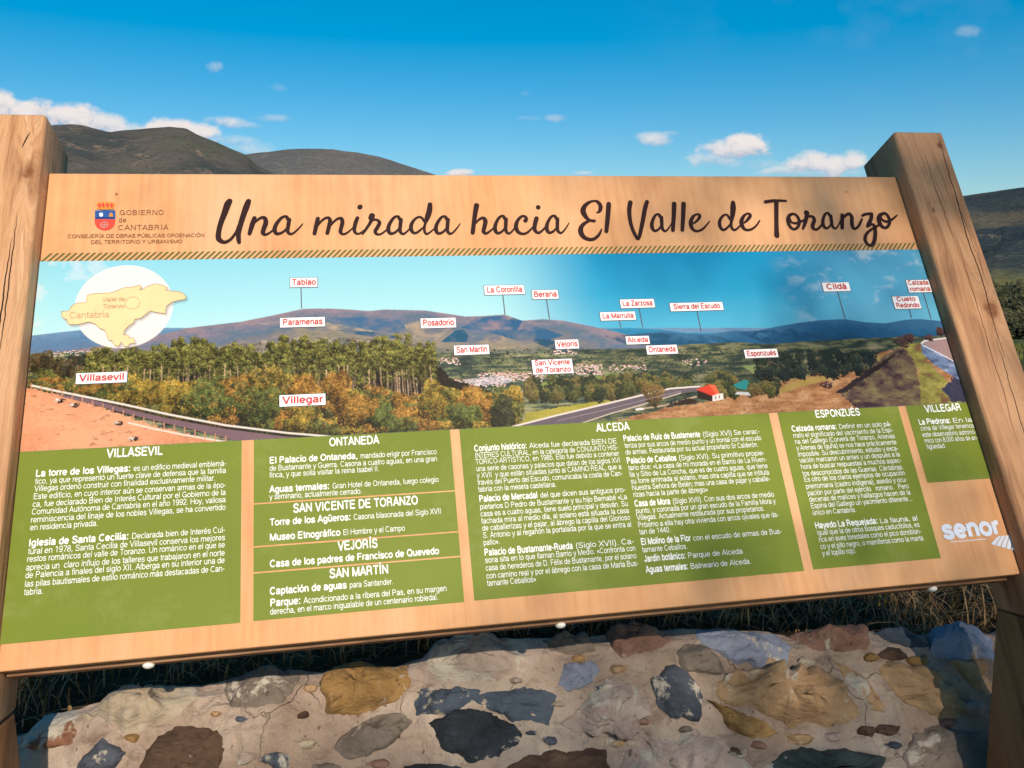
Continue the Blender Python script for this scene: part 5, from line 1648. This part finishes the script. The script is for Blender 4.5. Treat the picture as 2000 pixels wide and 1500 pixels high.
for txt, a, c_, l0, l1 in LAB:
    u0, v1 = b(*a); u1, v0 = b(*c_)
    u1 = min(u1, BW - .001)
    e = .0009
    # dark rim sheet, white face a touch above it
    rim = mesh_obj('name_tag', [(u0 - e, v0 - e, Z2), (u1 + e, v0 - e, Z2), (u1 + e, v1 + e, Z2), (u0 - e, v1 + e, Z2)], [(0, 1, 2, 3)], M_ink, sign)
    mesh_obj('face', [(u0, v0, Z3), (u1, v0, Z3), (u1, v1, Z3), (u0, v1, Z3)], [(0, 1, 2, 3)], M_label, rim)
    L = Letters(); n = len(txt)
    h = (v1 - v0)
    fs_ = h / n * (.88 if n == 1 else 1.02)
    for i, t in enumerate(txt):
        w = text_mesh(t, .155)[2]
        full = (u1 - u0) * .88
        xs = min(full / w, fs_ * 1.05)
        vb = v0 + h * (n - 1 - i) / n + (h * .24 if n == 1 else h * .11)
        L.add(t, (u0 + u1) / 2, vb, fs_, w * xs, .155, z=Z3 + .0002, center=True)
        # centre correction: width was given, so shift is half of it
    L.build('lettering', M_red, rim)
    if l0:
        strokes_obj('leader_line', [[(l0[0], l0[1], 1.7), (l1[0], l1[1], 1.7)]], Z2, M_ink, rim, res=1)

L = Letters()
for t, xa, ya, xb, yb, sz in (('Valle de', 600, 337, 768, 333, .0098), ('Toranzo', 606, 387, 765, 385, .0098)):
    ua, va = b(40 + xa / 3.75, 500 + ya / 3.75); ub, _ = b(40 + xb / 3.75, 500 + yb / 3.75)
    L.add(t, ua, va, sz, ub - ua, .070, 'sans', z=Z3)
ua, va = b(40 + 358 / 3.75, 500 + 460 / 3.75); ub, _ = b(40 + 648 / 3.75, 500 + 455 / 3.75)
L.add('Cantabria', ua, va, .0150, ub - ua, .050, 'sans', z=Z3)
L.build('lettering', M_outl, mp)

# government lettering beside the coat of arms
L = Letters()
for t, xa, ya, xb, yb, sz, ft, bo in (('GOBIERNO', 512, 194, 848, 192, .0125, 'serif', .075), ('de', 506, 250, 566, 248, .0125, 'serif', .075), ('CANTABRIA', 502, 306, 882, 304, .0125, 'serif', .075),
                                      ('CONSEJERÍA DE OBRAS PÚBLICAS ORDENACIÓN', 122, 366, 1150, 360, .0090, 'sans', .095), ('DEL TERRITORIO Y URBANISMO', 298, 410, 985, 406, .0090, 'sans', .095)):
    ua, va = b(100 + xa / 3.846, 370 + ya / 3.846); ub, vb = b(100 + xb / 3.846, 370 + yb / 3.846)
    L.add(t, ua, (va + vb) / 2, sz, ub - ua, bo, ft)
L.build('lettering', M_text_brown, sign)

# coat of arms
def cb_(x, y): return b(100 + x / 3.846, 370 + y / 3.846)


M_blue = flat_mat('print_blue', (.025, .09, .30)); M_crest_red = flat_mat('print_crest_red', (.72, .07, .05)); M_gold = flat_mat('print_gold', (.62, .24, .05)); M_navy = flat_mat('print_navy', (.02, .035, .10))
arms = empty('coat_of_arms'); arms.parent = sign
poly_obj('shield_top', [cb_(*p) for p in [(330, 160), (482, 158), (482, 226), (330, 226)]], Z2, M_blue, arms)
poly_obj('shield_base', [cb_(*p) for p in [(326, 226), (482, 226), (478, 262), (465, 285), (440, 303), (404, 311), (370, 303), (345, 287), (330, 262)]], Z2, M_crest_red, arms)
poly_obj('ship', [cb_(*p) for p in [(362, 185), (372, 178), (388, 180), (392, 200), (384, 208), (366, 206)]], Z3, M_label, arms)
poly_obj('tower', [cb_(*p) for p in [(436, 208), (440, 182), (452, 178), (464, 184), (468, 208)]], Z3, M_gold, arms)
strokes_obj('chain', [[cb_(338 + k * 12, 216 + (k % 2) * 5) + (.0016,) for k in range(12)]], Z3, M_navy, arms, px=False, res=1)
cc_ = cb_(400, 270)
strokes_obj('wheel', [[(cc_[0] + .0052 * math.cos(a / 16 * 6.2832), cc_[1] + .0052 * math.sin(a / 16 * 6.2832), .0011) for a in range(17)], [(cc_[0] - .004, cc_[1], .001), (cc_[0] + .004, cc_[1], .001)], [(cc_[0], cc_[1] - .004, .001), (cc_[0], cc_[1] + .004, .001)]], Z3, M_grey, arms, px=False, res=2)
poly_obj('crown', [cb_(*p) for p in [(352, 152), (348, 135), (338, 118), (345, 104), (365, 97), (385, 96), (405, 100), (410, 88), (415, 100), (435, 97), (460, 98), (478, 106), (482, 120), (472, 135), (466, 152)]], Z2, M_gold, arms)
for (x_, y_, r_) in ((365, 122, 13), (392, 120, 11), (424, 120, 11), (455, 122, 13)):
    strokes_obj('jewel', [[cb_(x_, y_ - 9) + (.0030,), cb_(x_ + 1, y_) + (.0046,), cb_(x_ + 2, y_ + 14) + (.0026,)]], Z3, M_crest_red, arms, px=False, res=2)
strokes_obj('crown_band', [[cb_(350, 146) + (.0022,), cb_(410, 152) + (.0022,), cb_(468, 146) + (.0022,)]], Z3 + .0001, M_gold, arms, px=False, res=4)

# ------------------------------------------------------------------ hand drawn heading, traced stroke by stroke
def T(ox, oy, sc, *sts): return [[(ox + x / sc, oy + y / sc, w / sc) for (x, y, w) in s] for s in sts]


A_SRC = [[(1520, 478, 78), (1490, 432, 55), (1400, 460, 62), (1300, 580, 78), (1265, 690, 88), (1305, 768, 70), (1400, 752, 55), (1485, 685, 45), (1530, 600, 40)],
         [(1552, 495, 82), (1530, 620, 80), (1522, 725, 72), (1575, 778, 55), (1650, 745, 42), (1740, 662, 34), (1812, 578, 24)]]


def conv_u(sts, ox, oy, sc):
    out = []
    for s in sts:
        r = []
        for (x, y, w) in s:
            u, v = b(ox + x / sc, oy + y / sc)
            u2, _ = b(ox + (x + w) / sc, oy + y / sc)
            r.append((u, v, u2 - u))
        out.append(r)
    return out


A_U = conv_u(A_SRC, 410, 380, 10)
a_l, a_top = b(410 + 123, 380 + 60)[0], b(560, 421.3)[1]
a_r, a_bot = b(410 + 159.5, 380 + 60)[0], b(545, 460)[1]


def glyph_a(xl, xr, yt, yb, tail=True):
    ym = (yt + yb) / 2
    ul, ur = b(xl, ym)[0], b(xr, ym)[0]
    vt, vb = b((xl + xr) / 2, yt)[1], b((xl + xr) / 2, yb)[1]
    sx, sy = (ur - ul) / (a_r - a_l), (vt - vb) / (a_top - a_bot)
    out = []
    for s in A_U:
        out.append([(ul + (u - a_l) * sx, vb + (v - a_bot) * sy, w * (sx + sy) / 2) for (u, v, w) in s])
    if not tail: out[1] = out[1][:5]
    return out


px_strokes = []
px_strokes += T(410, 380, 10,
    [(385, 132, 105), (345, 200, 125), (290, 360, 112), (215, 560, 98), (172, 740, 95), (175, 870, 100), (270, 935, 75), (370, 905, 62), (450, 830, 55), (520, 720, 48), (550, 620, 40)],
    [(755, 132, 95), (715, 240, 115), (665, 380, 105), (605, 570, 98), (562, 750, 90), (560, 860, 88), (572, 940, 70)],
    [(872, 462, 80), (825, 600, 92), (775, 770, 72)],
    [(835, 590, 40), (920, 510, 48), (1010, 455, 58), (1075, 470, 78), (1092, 560, 90), (1050, 680, 85), (1038, 755, 80), (1090, 787, 55), (1180, 742, 42), (1250, 680, 35)])
px_strokes += T(600, 380, 12.5,
    [(262, 590, 95), (225, 750, 100), (178, 960, 92)], [(250, 780, 40), (330, 670, 55), (430, 590, 60), (525, 572, 72), (560, 650, 95), (540, 750, 95), (492, 950, 88)],
    [(560, 780, 40), (640, 680, 55), (740, 600, 62), (835, 590, 82), (860, 690, 95), (830, 820, 90), (815, 915, 88), (870, 972, 62), (960, 948, 50), (1060, 870, 38), (1130, 800, 35)],
    [(1228, 575, 85), (1180, 700, 95), (1152, 850, 85), (1175, 935, 68), (1245, 965, 52), (1330, 930, 48), (1400, 870, 42)],
    [(1283, 318, 112), (1296, 300, 108)], [(1585, 520, 135), (1565, 575, 140)], [(1575, 620, 90), (1510, 740, 70), (1430, 860, 65), (1352, 978, 35)],
    [(1590, 625, 60), (1700, 622, 60), (1765, 690, 85), (1720, 800, 90), (1662, 900, 85), (1700, 970, 68), (1780, 975, 52), (1860, 930, 45), (1960, 850, 40)])
px_strokes += T(750, 380, 12.5,
    [(975, 650, 60), (925, 575, 58), (850, 553, 55), (750, 610, 62), (672, 730, 85), (662, 850, 90), (720, 938, 72), (800, 935, 58), (900, 860, 48), (975, 790, 40)],
    [(1122, 245, 105), (1108, 400, 130), (1060, 560, 120), (1010, 700, 70), (985, 820, 62), (995, 920, 62), (1045, 968, 55), (1120, 928, 42), (1215, 850, 35)])
px_strokes += T(910, 380, 9.524,
    [(198, 205, 92), (165, 400, 80), (125, 715, 74)], [(180, 540, 30), (250, 465, 46), (325, 440, 60), (362, 500, 78), (345, 600, 74), (328, 690, 70), (372, 727, 52), (440, 690, 38), (500, 640, 30)],
    [(1105, 490, 76), (1122, 455, 62), (1100, 413, 50), (1035, 412, 48), (960, 490, 62), (930, 600, 74), (972, 700, 66), (1060, 735, 50), (1150, 705, 42), (1250, 605, 30)],
    [(1312, 445, 78), (1285, 550, 75), (1278, 655, 68), (1335, 715, 52), (1400, 690, 42), (1470, 620, 35)], [(1343, 245, 80), (1345, 238, 80)])
px_strokes += T(1120, 380, 12.5,
    [(560, 447, 22), (612, 432, 58), (655, 370, 88), (655, 270, 90), (590, 185, 78), (500, 162, 50), (385, 195, 70), (272, 290, 100), (235, 410, 125), (288, 530, 108), (375, 622, 72), (480, 648, 74), (508, 648, 72)],
    [(390, 645, 55), (275, 705, 78), (190, 800, 102), (178, 920, 120), (248, 1040, 108), (380, 1100, 88), (500, 1088, 78), (600, 1012, 68), (655, 925, 55), (685, 850, 32)],
    [(860, 235, 108), (835, 560, 105), (802, 905, 92)], [(1388, 195, 105), (1360, 400, 98), (1385, 650, 85), (1440, 850, 80), (1520, 1020, 78), (1568, 1082, 80), (1612, 1010, 82), (1680, 700, 95), (1745, 350, 98), (1795, 180, 92)])
px_strokes += T(1260, 380, 14.286,
    [(808, 260, 120), (795, 600, 110), (772, 1005, 100)], [(1070, 260, 120), (1058, 600, 110), (1035, 1000, 98)],
    [(1350, 810, 50), (1450, 730, 68), (1515, 640, 78), (1508, 575, 76), (1440, 555, 52), (1345, 610, 78), (1278, 740, 105), (1282, 890, 100), (1360, 1000, 78), (1470, 1025, 66), (1600, 970, 62), (1700, 870, 48), (1795, 750, 32)])
px_strokes += T(1390, 380, 11.765,
    [(410, 570, 45), (370, 492, 52), (310, 466, 45), (232, 520, 58), (180, 620, 72), (190, 740, 75), (250, 813, 62), (320, 798, 52), (400, 720, 48), (440, 650, 45)],
    [(488, 185, 88), (490, 300, 118), (475, 480, 98), (450, 620, 64), (448, 740, 62), (502, 818, 55), (570, 798, 46), (650, 720, 42)],
    [(745, 655, 38), (820, 585, 66), (878, 505, 74), (868, 455, 62), (800, 448, 46), (720, 520, 72), (680, 640, 90), (722, 768, 78), (810, 820, 60), (920, 798, 52), (1020, 720, 42), (1098, 605, 32)],
    [(1235, 175, 80), (1330, 158, 76), (1450, 145, 68), (1600, 146, 56), (1700, 152, 52)], [(1483, 170, 95), (1483, 500, 90), (1487, 800, 95), (1494, 950, 112)],
    [(1850, 450, 60), (1780, 490, 78), (1748, 590, 78), (1785, 720, 72), (1870, 800, 62), (1960, 770, 62), (2010, 660, 64), (1990, 550, 64), (1920, 465, 58), (1845, 448, 58)], [(1790, 560, 48), (1830, 640, 50), (1930, 665, 56), (2010, 640, 54), (2130, 590, 50)])
px_strokes += T(1550, 390, 9.524,
    [(238, 245, 92), (240, 262, 90)], [(242, 310, 72), (205, 450, 60), (172, 545, 40)], [(250, 315, 48), (345, 318, 52), (382, 380, 62), (352, 480, 64), (362, 538, 58), (412, 560, 46), (470, 530, 42), (530, 460, 38)],
    [(903, 290, 68), (900, 400, 65), (900, 530, 62)], [(925, 340, 38), (980, 285, 52), (1038, 270, 58), (1078, 330, 64), (1082, 450, 64), (1105, 530, 56), (1150, 542, 46), (1200, 500, 44), (1240, 430, 42), (1268, 360, 32)],
    [(1278, 302, 48), (1330, 276, 52), (1440, 262, 48)], [(1446, 268, 62), (1436, 360, 62), (1400, 440, 66), (1372, 500, 56)], [(1385, 495, 46), (1440, 462, 46), (1490, 482, 56), (1512, 560, 64), (1512, 700, 64), (1480, 810, 64), (1420, 858, 56), (1352, 810, 58), (1325, 720, 58), (1362, 630, 52), (1440, 560, 44), (1530, 510, 42), (1610, 450, 38)],
    [(1668, 262, 48), (1605, 295, 72), (1582, 380, 74), (1622, 485, 68), (1700, 528, 54), (1760, 488, 52), (1782, 400, 54), (1752, 310, 54), (1695, 258, 48), (1655, 262, 48)], [(1620, 335, 28), (1662, 392, 44), (1740, 412, 48), (1830, 370, 42), (1918, 295, 26)])
all_u = []
for s in px_strokes:
    r = []
    for (x, y, w) in s:
        u, v = b(x, y)
        ww = ((b(x + w / 2, y)[0] - b(x - w / 2, y)[0]) + (b(x, y - w / 2)[1] - b(x, y + w / 2)[1])) / 2
        r.append((u, v, ww))
    all_u.append(r)
for g in ((533, 569.5, 421.3, 460, True), (754.8, 787.6, 421.2, 459.6, True), (847.6, 879.6, 421.2, 459.2, True), (963, 993, 420.4, 458.7, True), (1063.8, 1093.7, 420, 457.7, True), (1269, 1297, 417, 454, True), (1603, 1627.7, 414.7, 448.8, True)):
    all_u += glyph_a(*g)
strokes_obj('title_lettering', all_u, Z2, M_dark, sign, px=False, res=8)

# sponsor logo bottom right
logo = empty('sponsor_logo'); logo.parent = sign
M_logo = flat_mat('print_logo_white', (.70, .73, .82))
L = Letters()
ua, va = b(1500 + 1025 / 3, 700 + 1057 / 3); ub, vb = b(1500 + 1365 / 3, 700 + 1030 / 3)
L.add('senor', ua + .001, (va + vb) / 2, .0400, ub - ua - .002, .185, z=Z2)
L.build('lettering', M_logo, logo)
for i in range(5):
    f0, f1 = i / 5 + .015, (i + 1) / 5 - .02
    def tp(f): return b(1500 + (1345 + 112 * f) / 3, 700 + (1042 - 8 * f) / 3)
    def bt(f): return b(1500 + (1300 + 152 * f) / 3, 700 + (1088 + 42 * f) / 3)
    poly_obj('stripe', [bt(f0), bt(f1), tp(f1), tp(f0)], Z2, M_logo, logo)
u0, v0 = b(1855, 1059); u1, v1 = b(1925, 1052)
poly_obj('rule', [(u0, v0 - .0006), (u1, v0 - .0006), (u1, v0 + .0006), (u0, v0 + .0006)], Z2, M_logo, logo)

# ------------------------------------------------------------------ grass and litter behind the wall
def blade_field(name, n, seed, mat, hmin, hmax, wid, lean, area, kind=True, droop=.5):
    rs = random.Random(seed)
    verts, faces = [], []
    for _ in range(n):
        s = rs.uniform(area[0], area[1]); t = area[2] + (area[3] - area[2]) * rs.random() ** 1.3
        if mnoise.noise(Vector((s * 3.1, t * 3.1, seed))) < -.25 and rs.random() < .6: continue
        p = W0 + WU * s + WB * t
        z = ground_z(p.x, p.y) - .01
        h = rs.uniform(hmin, hmax) * (1 + .4 * mnoise.noise(Vector((s * 2, t * 2, seed))))
        a = rs.uniform(0, 6.283); w = wid * rs.uniform(.6, 1.3)
        d = Vector((math.cos(a), math.sin(a), 0)); sd = Vector((-d.y, d.x, 0))
        ln = rs.uniform(*lean)
        base = Vector((p.x, p.y, z)); k = len(verts); N = 4
        for j in range(N + 1):
            f = j / N
            c_ = base + Vector((0, 0, 1)) * h * (f - droop * ln * f * f * .5) + d * (ln * h * f * f)
            ww = w * (1 - f ** 2.2) + .0002
            verts += [c_ + sd * ww, c_ - sd * ww]
        for j in range(N):
            q = k + j * 2
            faces.append((q, q + 1, q + 3, q + 2))
    o = mesh_obj(name, verts, faces, mat)
    if kind: tag(o, kind='stuff')
    return o


def leaf_mat(name, stops, tr=.25):
    m = Mat(name, .7, spec=.15)
    g = m.N.new('ShaderNodeObjectInfo')
    n = m.noise(m.co('Object'), 30, 3, .6)
    m.color(m.ramp(n, stops))
    return m.m


MG = leaf_mat('green_grass', [(.3, (.040, .030, .009)), (.5, (.085, .062, .018)), (.7, (.14, .105, .035))])
MG2 = leaf_mat('meadow_green', [(.3, (.07, .09, .015)), (.5, (.13, .14, .03)), (.7, (.20, .19, .06))])
MD = leaf_mat('dry_grass', [(.3, (.14, .08, .04)), (.5, (.32, .19, .09)), (.7, (.52, .36, .18))])
MS = leaf_mat('yellow_stalk', [(.3, (.22, .17, .03)), (.7, (.34, .26, .06))])
tag(blade_field('grass', 10000, 1, MG, .03, .11, .0016, (.1, 1.1), (-1.6, 3.2, .11, 2.6)), 'short green grass growing behind the stone wall', 'grass')
tag(blade_field('dry_grass', 22000, 2, MD, .03, .13, .0013, (.2, 1.6), (-1.6, 3.2, .10, 2.4)), 'brown dry grass and bents behind the stone wall', 'dry grass')
tag(blade_field('meadow_grass', 26000, 5, MG2, .05, .12, .004, (.1, .9), (-5, 9.0, 2.4, 9.5)), 'longer green grass on the slope beyond the sign', 'grass')
st = blade_field('grass_stalks', 90, 3, MS, .14, .26, .0014, (.0, .25), (.35, 1.75, .24, .7))
tag(st, 'thin yellow green grass stalks standing behind the wall', 'grass stalks')


def litter():
    rs = random.Random(9); verts, faces = [], []
    for _ in range(3200):
        s = rs.uniform(-1.4, 2.8); t = rs.uniform(.11, 2.2)
        p = W0 + WU * s + WB * t
        z = ground_z(p.x, p.y) + rs.uniform(.004, .03)
        a = rs.uniform(0, 6.28); r = rs.uniform(.003, .010)
        d = Vector((math.cos(a), math.sin(a), rs.uniform(-.4, .4))) * r; e = Vector((-math.sin(a), math.cos(a), rs.uniform(-.4, .4))) * r * rs.uniform(.3, .6)
        c_ = Vector((p.x, p.y, z)); k = len(verts)
        verts += [c_ - d, c_ + e, c_ + d, c_ - e + Vector((0, 0, r * .4))]
        faces.append((k, k + 1, k + 2, k + 3))
    m = leaf_mat('leaf_litter', [(.3, (.06, .03, .015)), (.5, (.16, .08, .035)), (.7, (.34, .24, .13))])
    tag(mesh_obj('leaf_litter', verts, faces, m), 'scattered brown dead leaves among the grass behind the wall', 'leaf litter', kind='stuff')


litter()


# ------------------------------------------------------------------ trees on the slope at the right
def tree_mats():
    out = []
    for nm, stops in (('dark', [(.3, (.022, .028, .016)), (.7, (.07, .07, .035))]), ('olive', [(.3, (.045, .045, .022)), (.7, (.12, .105, .05))]), ('rust', [(.3, (.05, .035, .015)), (.7, (.13, .09, .035))])):
        m = Mat('foliage_' + nm, .8, spec=.1)
        m.color(m.ramp(m.noise(m.co('Object'), 1.1, 5, .7), stops))
        out.append(m.m)
    return out


TM = tree_mats()
bark = Mat('bark', .9, (.06, .045, .03), .1).m


def tree(px, dist, height, width, mi, label, group, seed):
    az, _ = az_el(px, 560)
    x, y = math.sin(az) * dist, math.cos(az) * dist
    z = far_z(x, y)
    rs = random.Random(seed)
    root = tag(empty('tree', (x, y, z)), label, 'tree', group)
    vs, fs = [], []
    for i in range(9):
        a = i / 8
        rr = height * .035 * (1 - .7 * a)
        for k in range(7):
            vs.append((math.cos(k / 7 * 6.283) * rr + .02 * height * math.sin(a * 3 + seed), math.sin(k / 7 * 6.283) * rr, a * height * .7 - .5))
    for i in range(8):
        for k in range(7):
            p = i * 7 + k; q = i * 7 + (k + 1) % 7
            fs.append((p, q, q + 7, p + 7))
    mesh_obj('trunk', vs, fs, bark, root, smooth=True)
    vs, fs = [], []
    lobes = [(Vector((rs.gauss(0, .28) * width, rs.gauss(0, .28) * width, height * rs.uniform(.38, .86))), width * rs.uniform(.20, .36)) for _ in range(13)]
    n = 2600
    for _ in range(n):
        c_, r = lobes[rs.randrange(len(lobes))]
        d = Vector((rs.gauss(0, 1), rs.gauss(0, 1), rs.gauss(0, .8))).normalized() * r * (rs.random() ** .35)
        p = c_ + d
        s = width * rs.uniform(.018, .045)
        a = Vector((rs.gauss(0, 1), rs.gauss(0, 1), rs.gauss(0, 1))).normalized(); e = a.orthogonal().normalized()
        k = len(vs)
        vs += [p - a * s, p + e * s * .8, p + a * s, p - e * s * .8]
        fs.append((k, k + 1, k + 2, k + 3))
    mesh_obj('crown', vs, fs, TM[mi], root)
    return root


hill_c = None
for o in bpy.data.objects:
    if o.name == 'hill': hill_c = o
_bv = BVHTree.FromPolygons([tuple(v.co) for v in hill_c.data.vertices], [tuple(p.vertices) for p in hill_c.data.polygons])


def far_z(x, y):
    h = _bv.ray_cast(Vector((x, y, 3000)), Vector((0, 0, -1)))
    g = ground_z(x, y)
    return max(g, h[0].z) if h[0] is not None else g


TREES = [(1945, 548, 90, 7, 0, 'dark bush seen directly beside the right beam of the sign'), (1962, 541, 140, 9, 1, 'olive tree between the right beam and the picture edge'), (1985, 554, 110, 7, 0, 'round dark tree near the right edge of the picture'),
         (1998, 531, 170, 10, 0, 'tallest dark tree at the right edge of the picture'), (1975, 588, 70, 4.5, 2, 'low rusty bush above the green meadow'), (1996, 578, 60, 4.5, 0, 'dark bush above the meadow at the right edge'), (2015, 560, 80, 7, 1, 'olive tree cut off by the right edge'),
         (1958, 603, 52, 3, 1, 'small olive bush next to the beam just above the track'), (1988, 614, 48, 2.6, 0, 'smallest dark bush just above the pale track'), (2030, 540, 130, 10, 0, 'dark tree beyond the right edge'), (1935, 536, 200, 12, 2, 'brownish tree half hidden by the right beam'),
         (1972, 530, 240, 12, 1, 'far olive tree at the foot of the wooded hill'), (2050, 570, 70, 6, 1, 'olive bush beyond the right edge'), (2080, 550, 100, 8, 0, 'dark round tree well beyond the right edge')]
for i, (px, tpy, d, w, mi, lb) in enumerate(TREES):
    a_, _ = az_el(px, 560)
    h = EYE.z + d * az_el(px, tpy)[1] - far_z(math.sin(a_) * d, math.cos(a_) * d)
    tree(px, d, h, w, mi, lb, 'trees on the slope right of the sign', 50 + i)


# ------------------------------------------------------------------ added unseen tree, crown shaped to block sun from the sign and wall
def added_shade_tree():
    rs = np.random.RandomState(12)
    mid = S_O + S_U * .75 + S_V * .377
    far = 13.0
    A = SUN.cross(Vector((0, 0, 1))).normalized()
    if A.dot(S_U) < 0: A.negate()
    Bv = A.cross(SUN).normalized()
    if Bv.z < 0: Bv.negate()
    parts = []
    for (ca, cb__, Rr, dens) in SHADE:
        c1 = mid + SUN * far + A * ca + Bv * cb__
        nn = int(dens * 4.19 * Rr ** 3)
        dd = rs.normal(size=(nn, 3)); dd /= np.linalg.norm(dd, axis=1)[:, None]
        q = dd * (rs.rand(nn, 1) ** .36) * Rr
        k = nn // 4
        cl = rs.normal(size=(24, 3)); cl /= np.linalg.norm(cl, axis=1)[:, None]; cl *= Rr * .8 * rs.rand(24, 1) ** .4
        q[:k] = cl[rs.randint(0, 24, k)] + rs.normal(size=(k, 3)) * .22
        parts.append(q + np.array(c1))
    allp = np.concatenate(parts)
    c0 = Vector((allp[:, 0].mean(), allp[:, 1].mean(), allp[:, 2].mean()))
    pos = allp - np.array(c0)
    n = len(pos)
    a = rs.normal(size=(n, 3)); a /= np.linalg.norm(a, axis=1)[:, None]
    e = np.cross(a, rs.normal(size=(n, 3))); e /= np.linalg.norm(e, axis=1)[:, None]
    s = rs.uniform(.028, .050, (n, 1))
    P4 = np.stack([pos - a * s, pos + e * s * .6, pos + a * s, pos - e * s * .6], 1).reshape(-1, 3)
    root = tag(empty('tree', (c0.x, c0.y, 0)), 'added unseen leafy tree behind the viewer, crown shaped to shade the sign and wall', 'tree')
    crown = mesh_obj('crown', (P4 + np.array((0, 0, c0.z))).tolist(), [(4 * i, 4 * i + 1, 4 * i + 2, 4 * i + 3) for i in range(n)], TM[1], root)
    vs, fs = [], []
    for i in range(10):
        f = i / 9; rr = .22 * (1 - .6 * f)
        for k in range(10):
            vs.append((math.cos(k / 10 * 6.283) * rr + .15 * math.sin(f * 4), math.sin(k / 10 * 6.283) * rr, f * (c0.z + .8) - .1))
    for i in range(9):
        for k in range(10):
            p = i * 10 + k; q = i * 10 + (k + 1) % 10
            fs.append((p, q, q + 10, p + 10))
    mesh_obj('trunk', vs, fs, bark, root, smooth=True)


SHADE = [(1.45, 1.05, 1.55, 430), (.60, -2.40, 2.20, 560)]  # leaf masses placed to darken the upper right of the board and the wall
added_shade_tree()
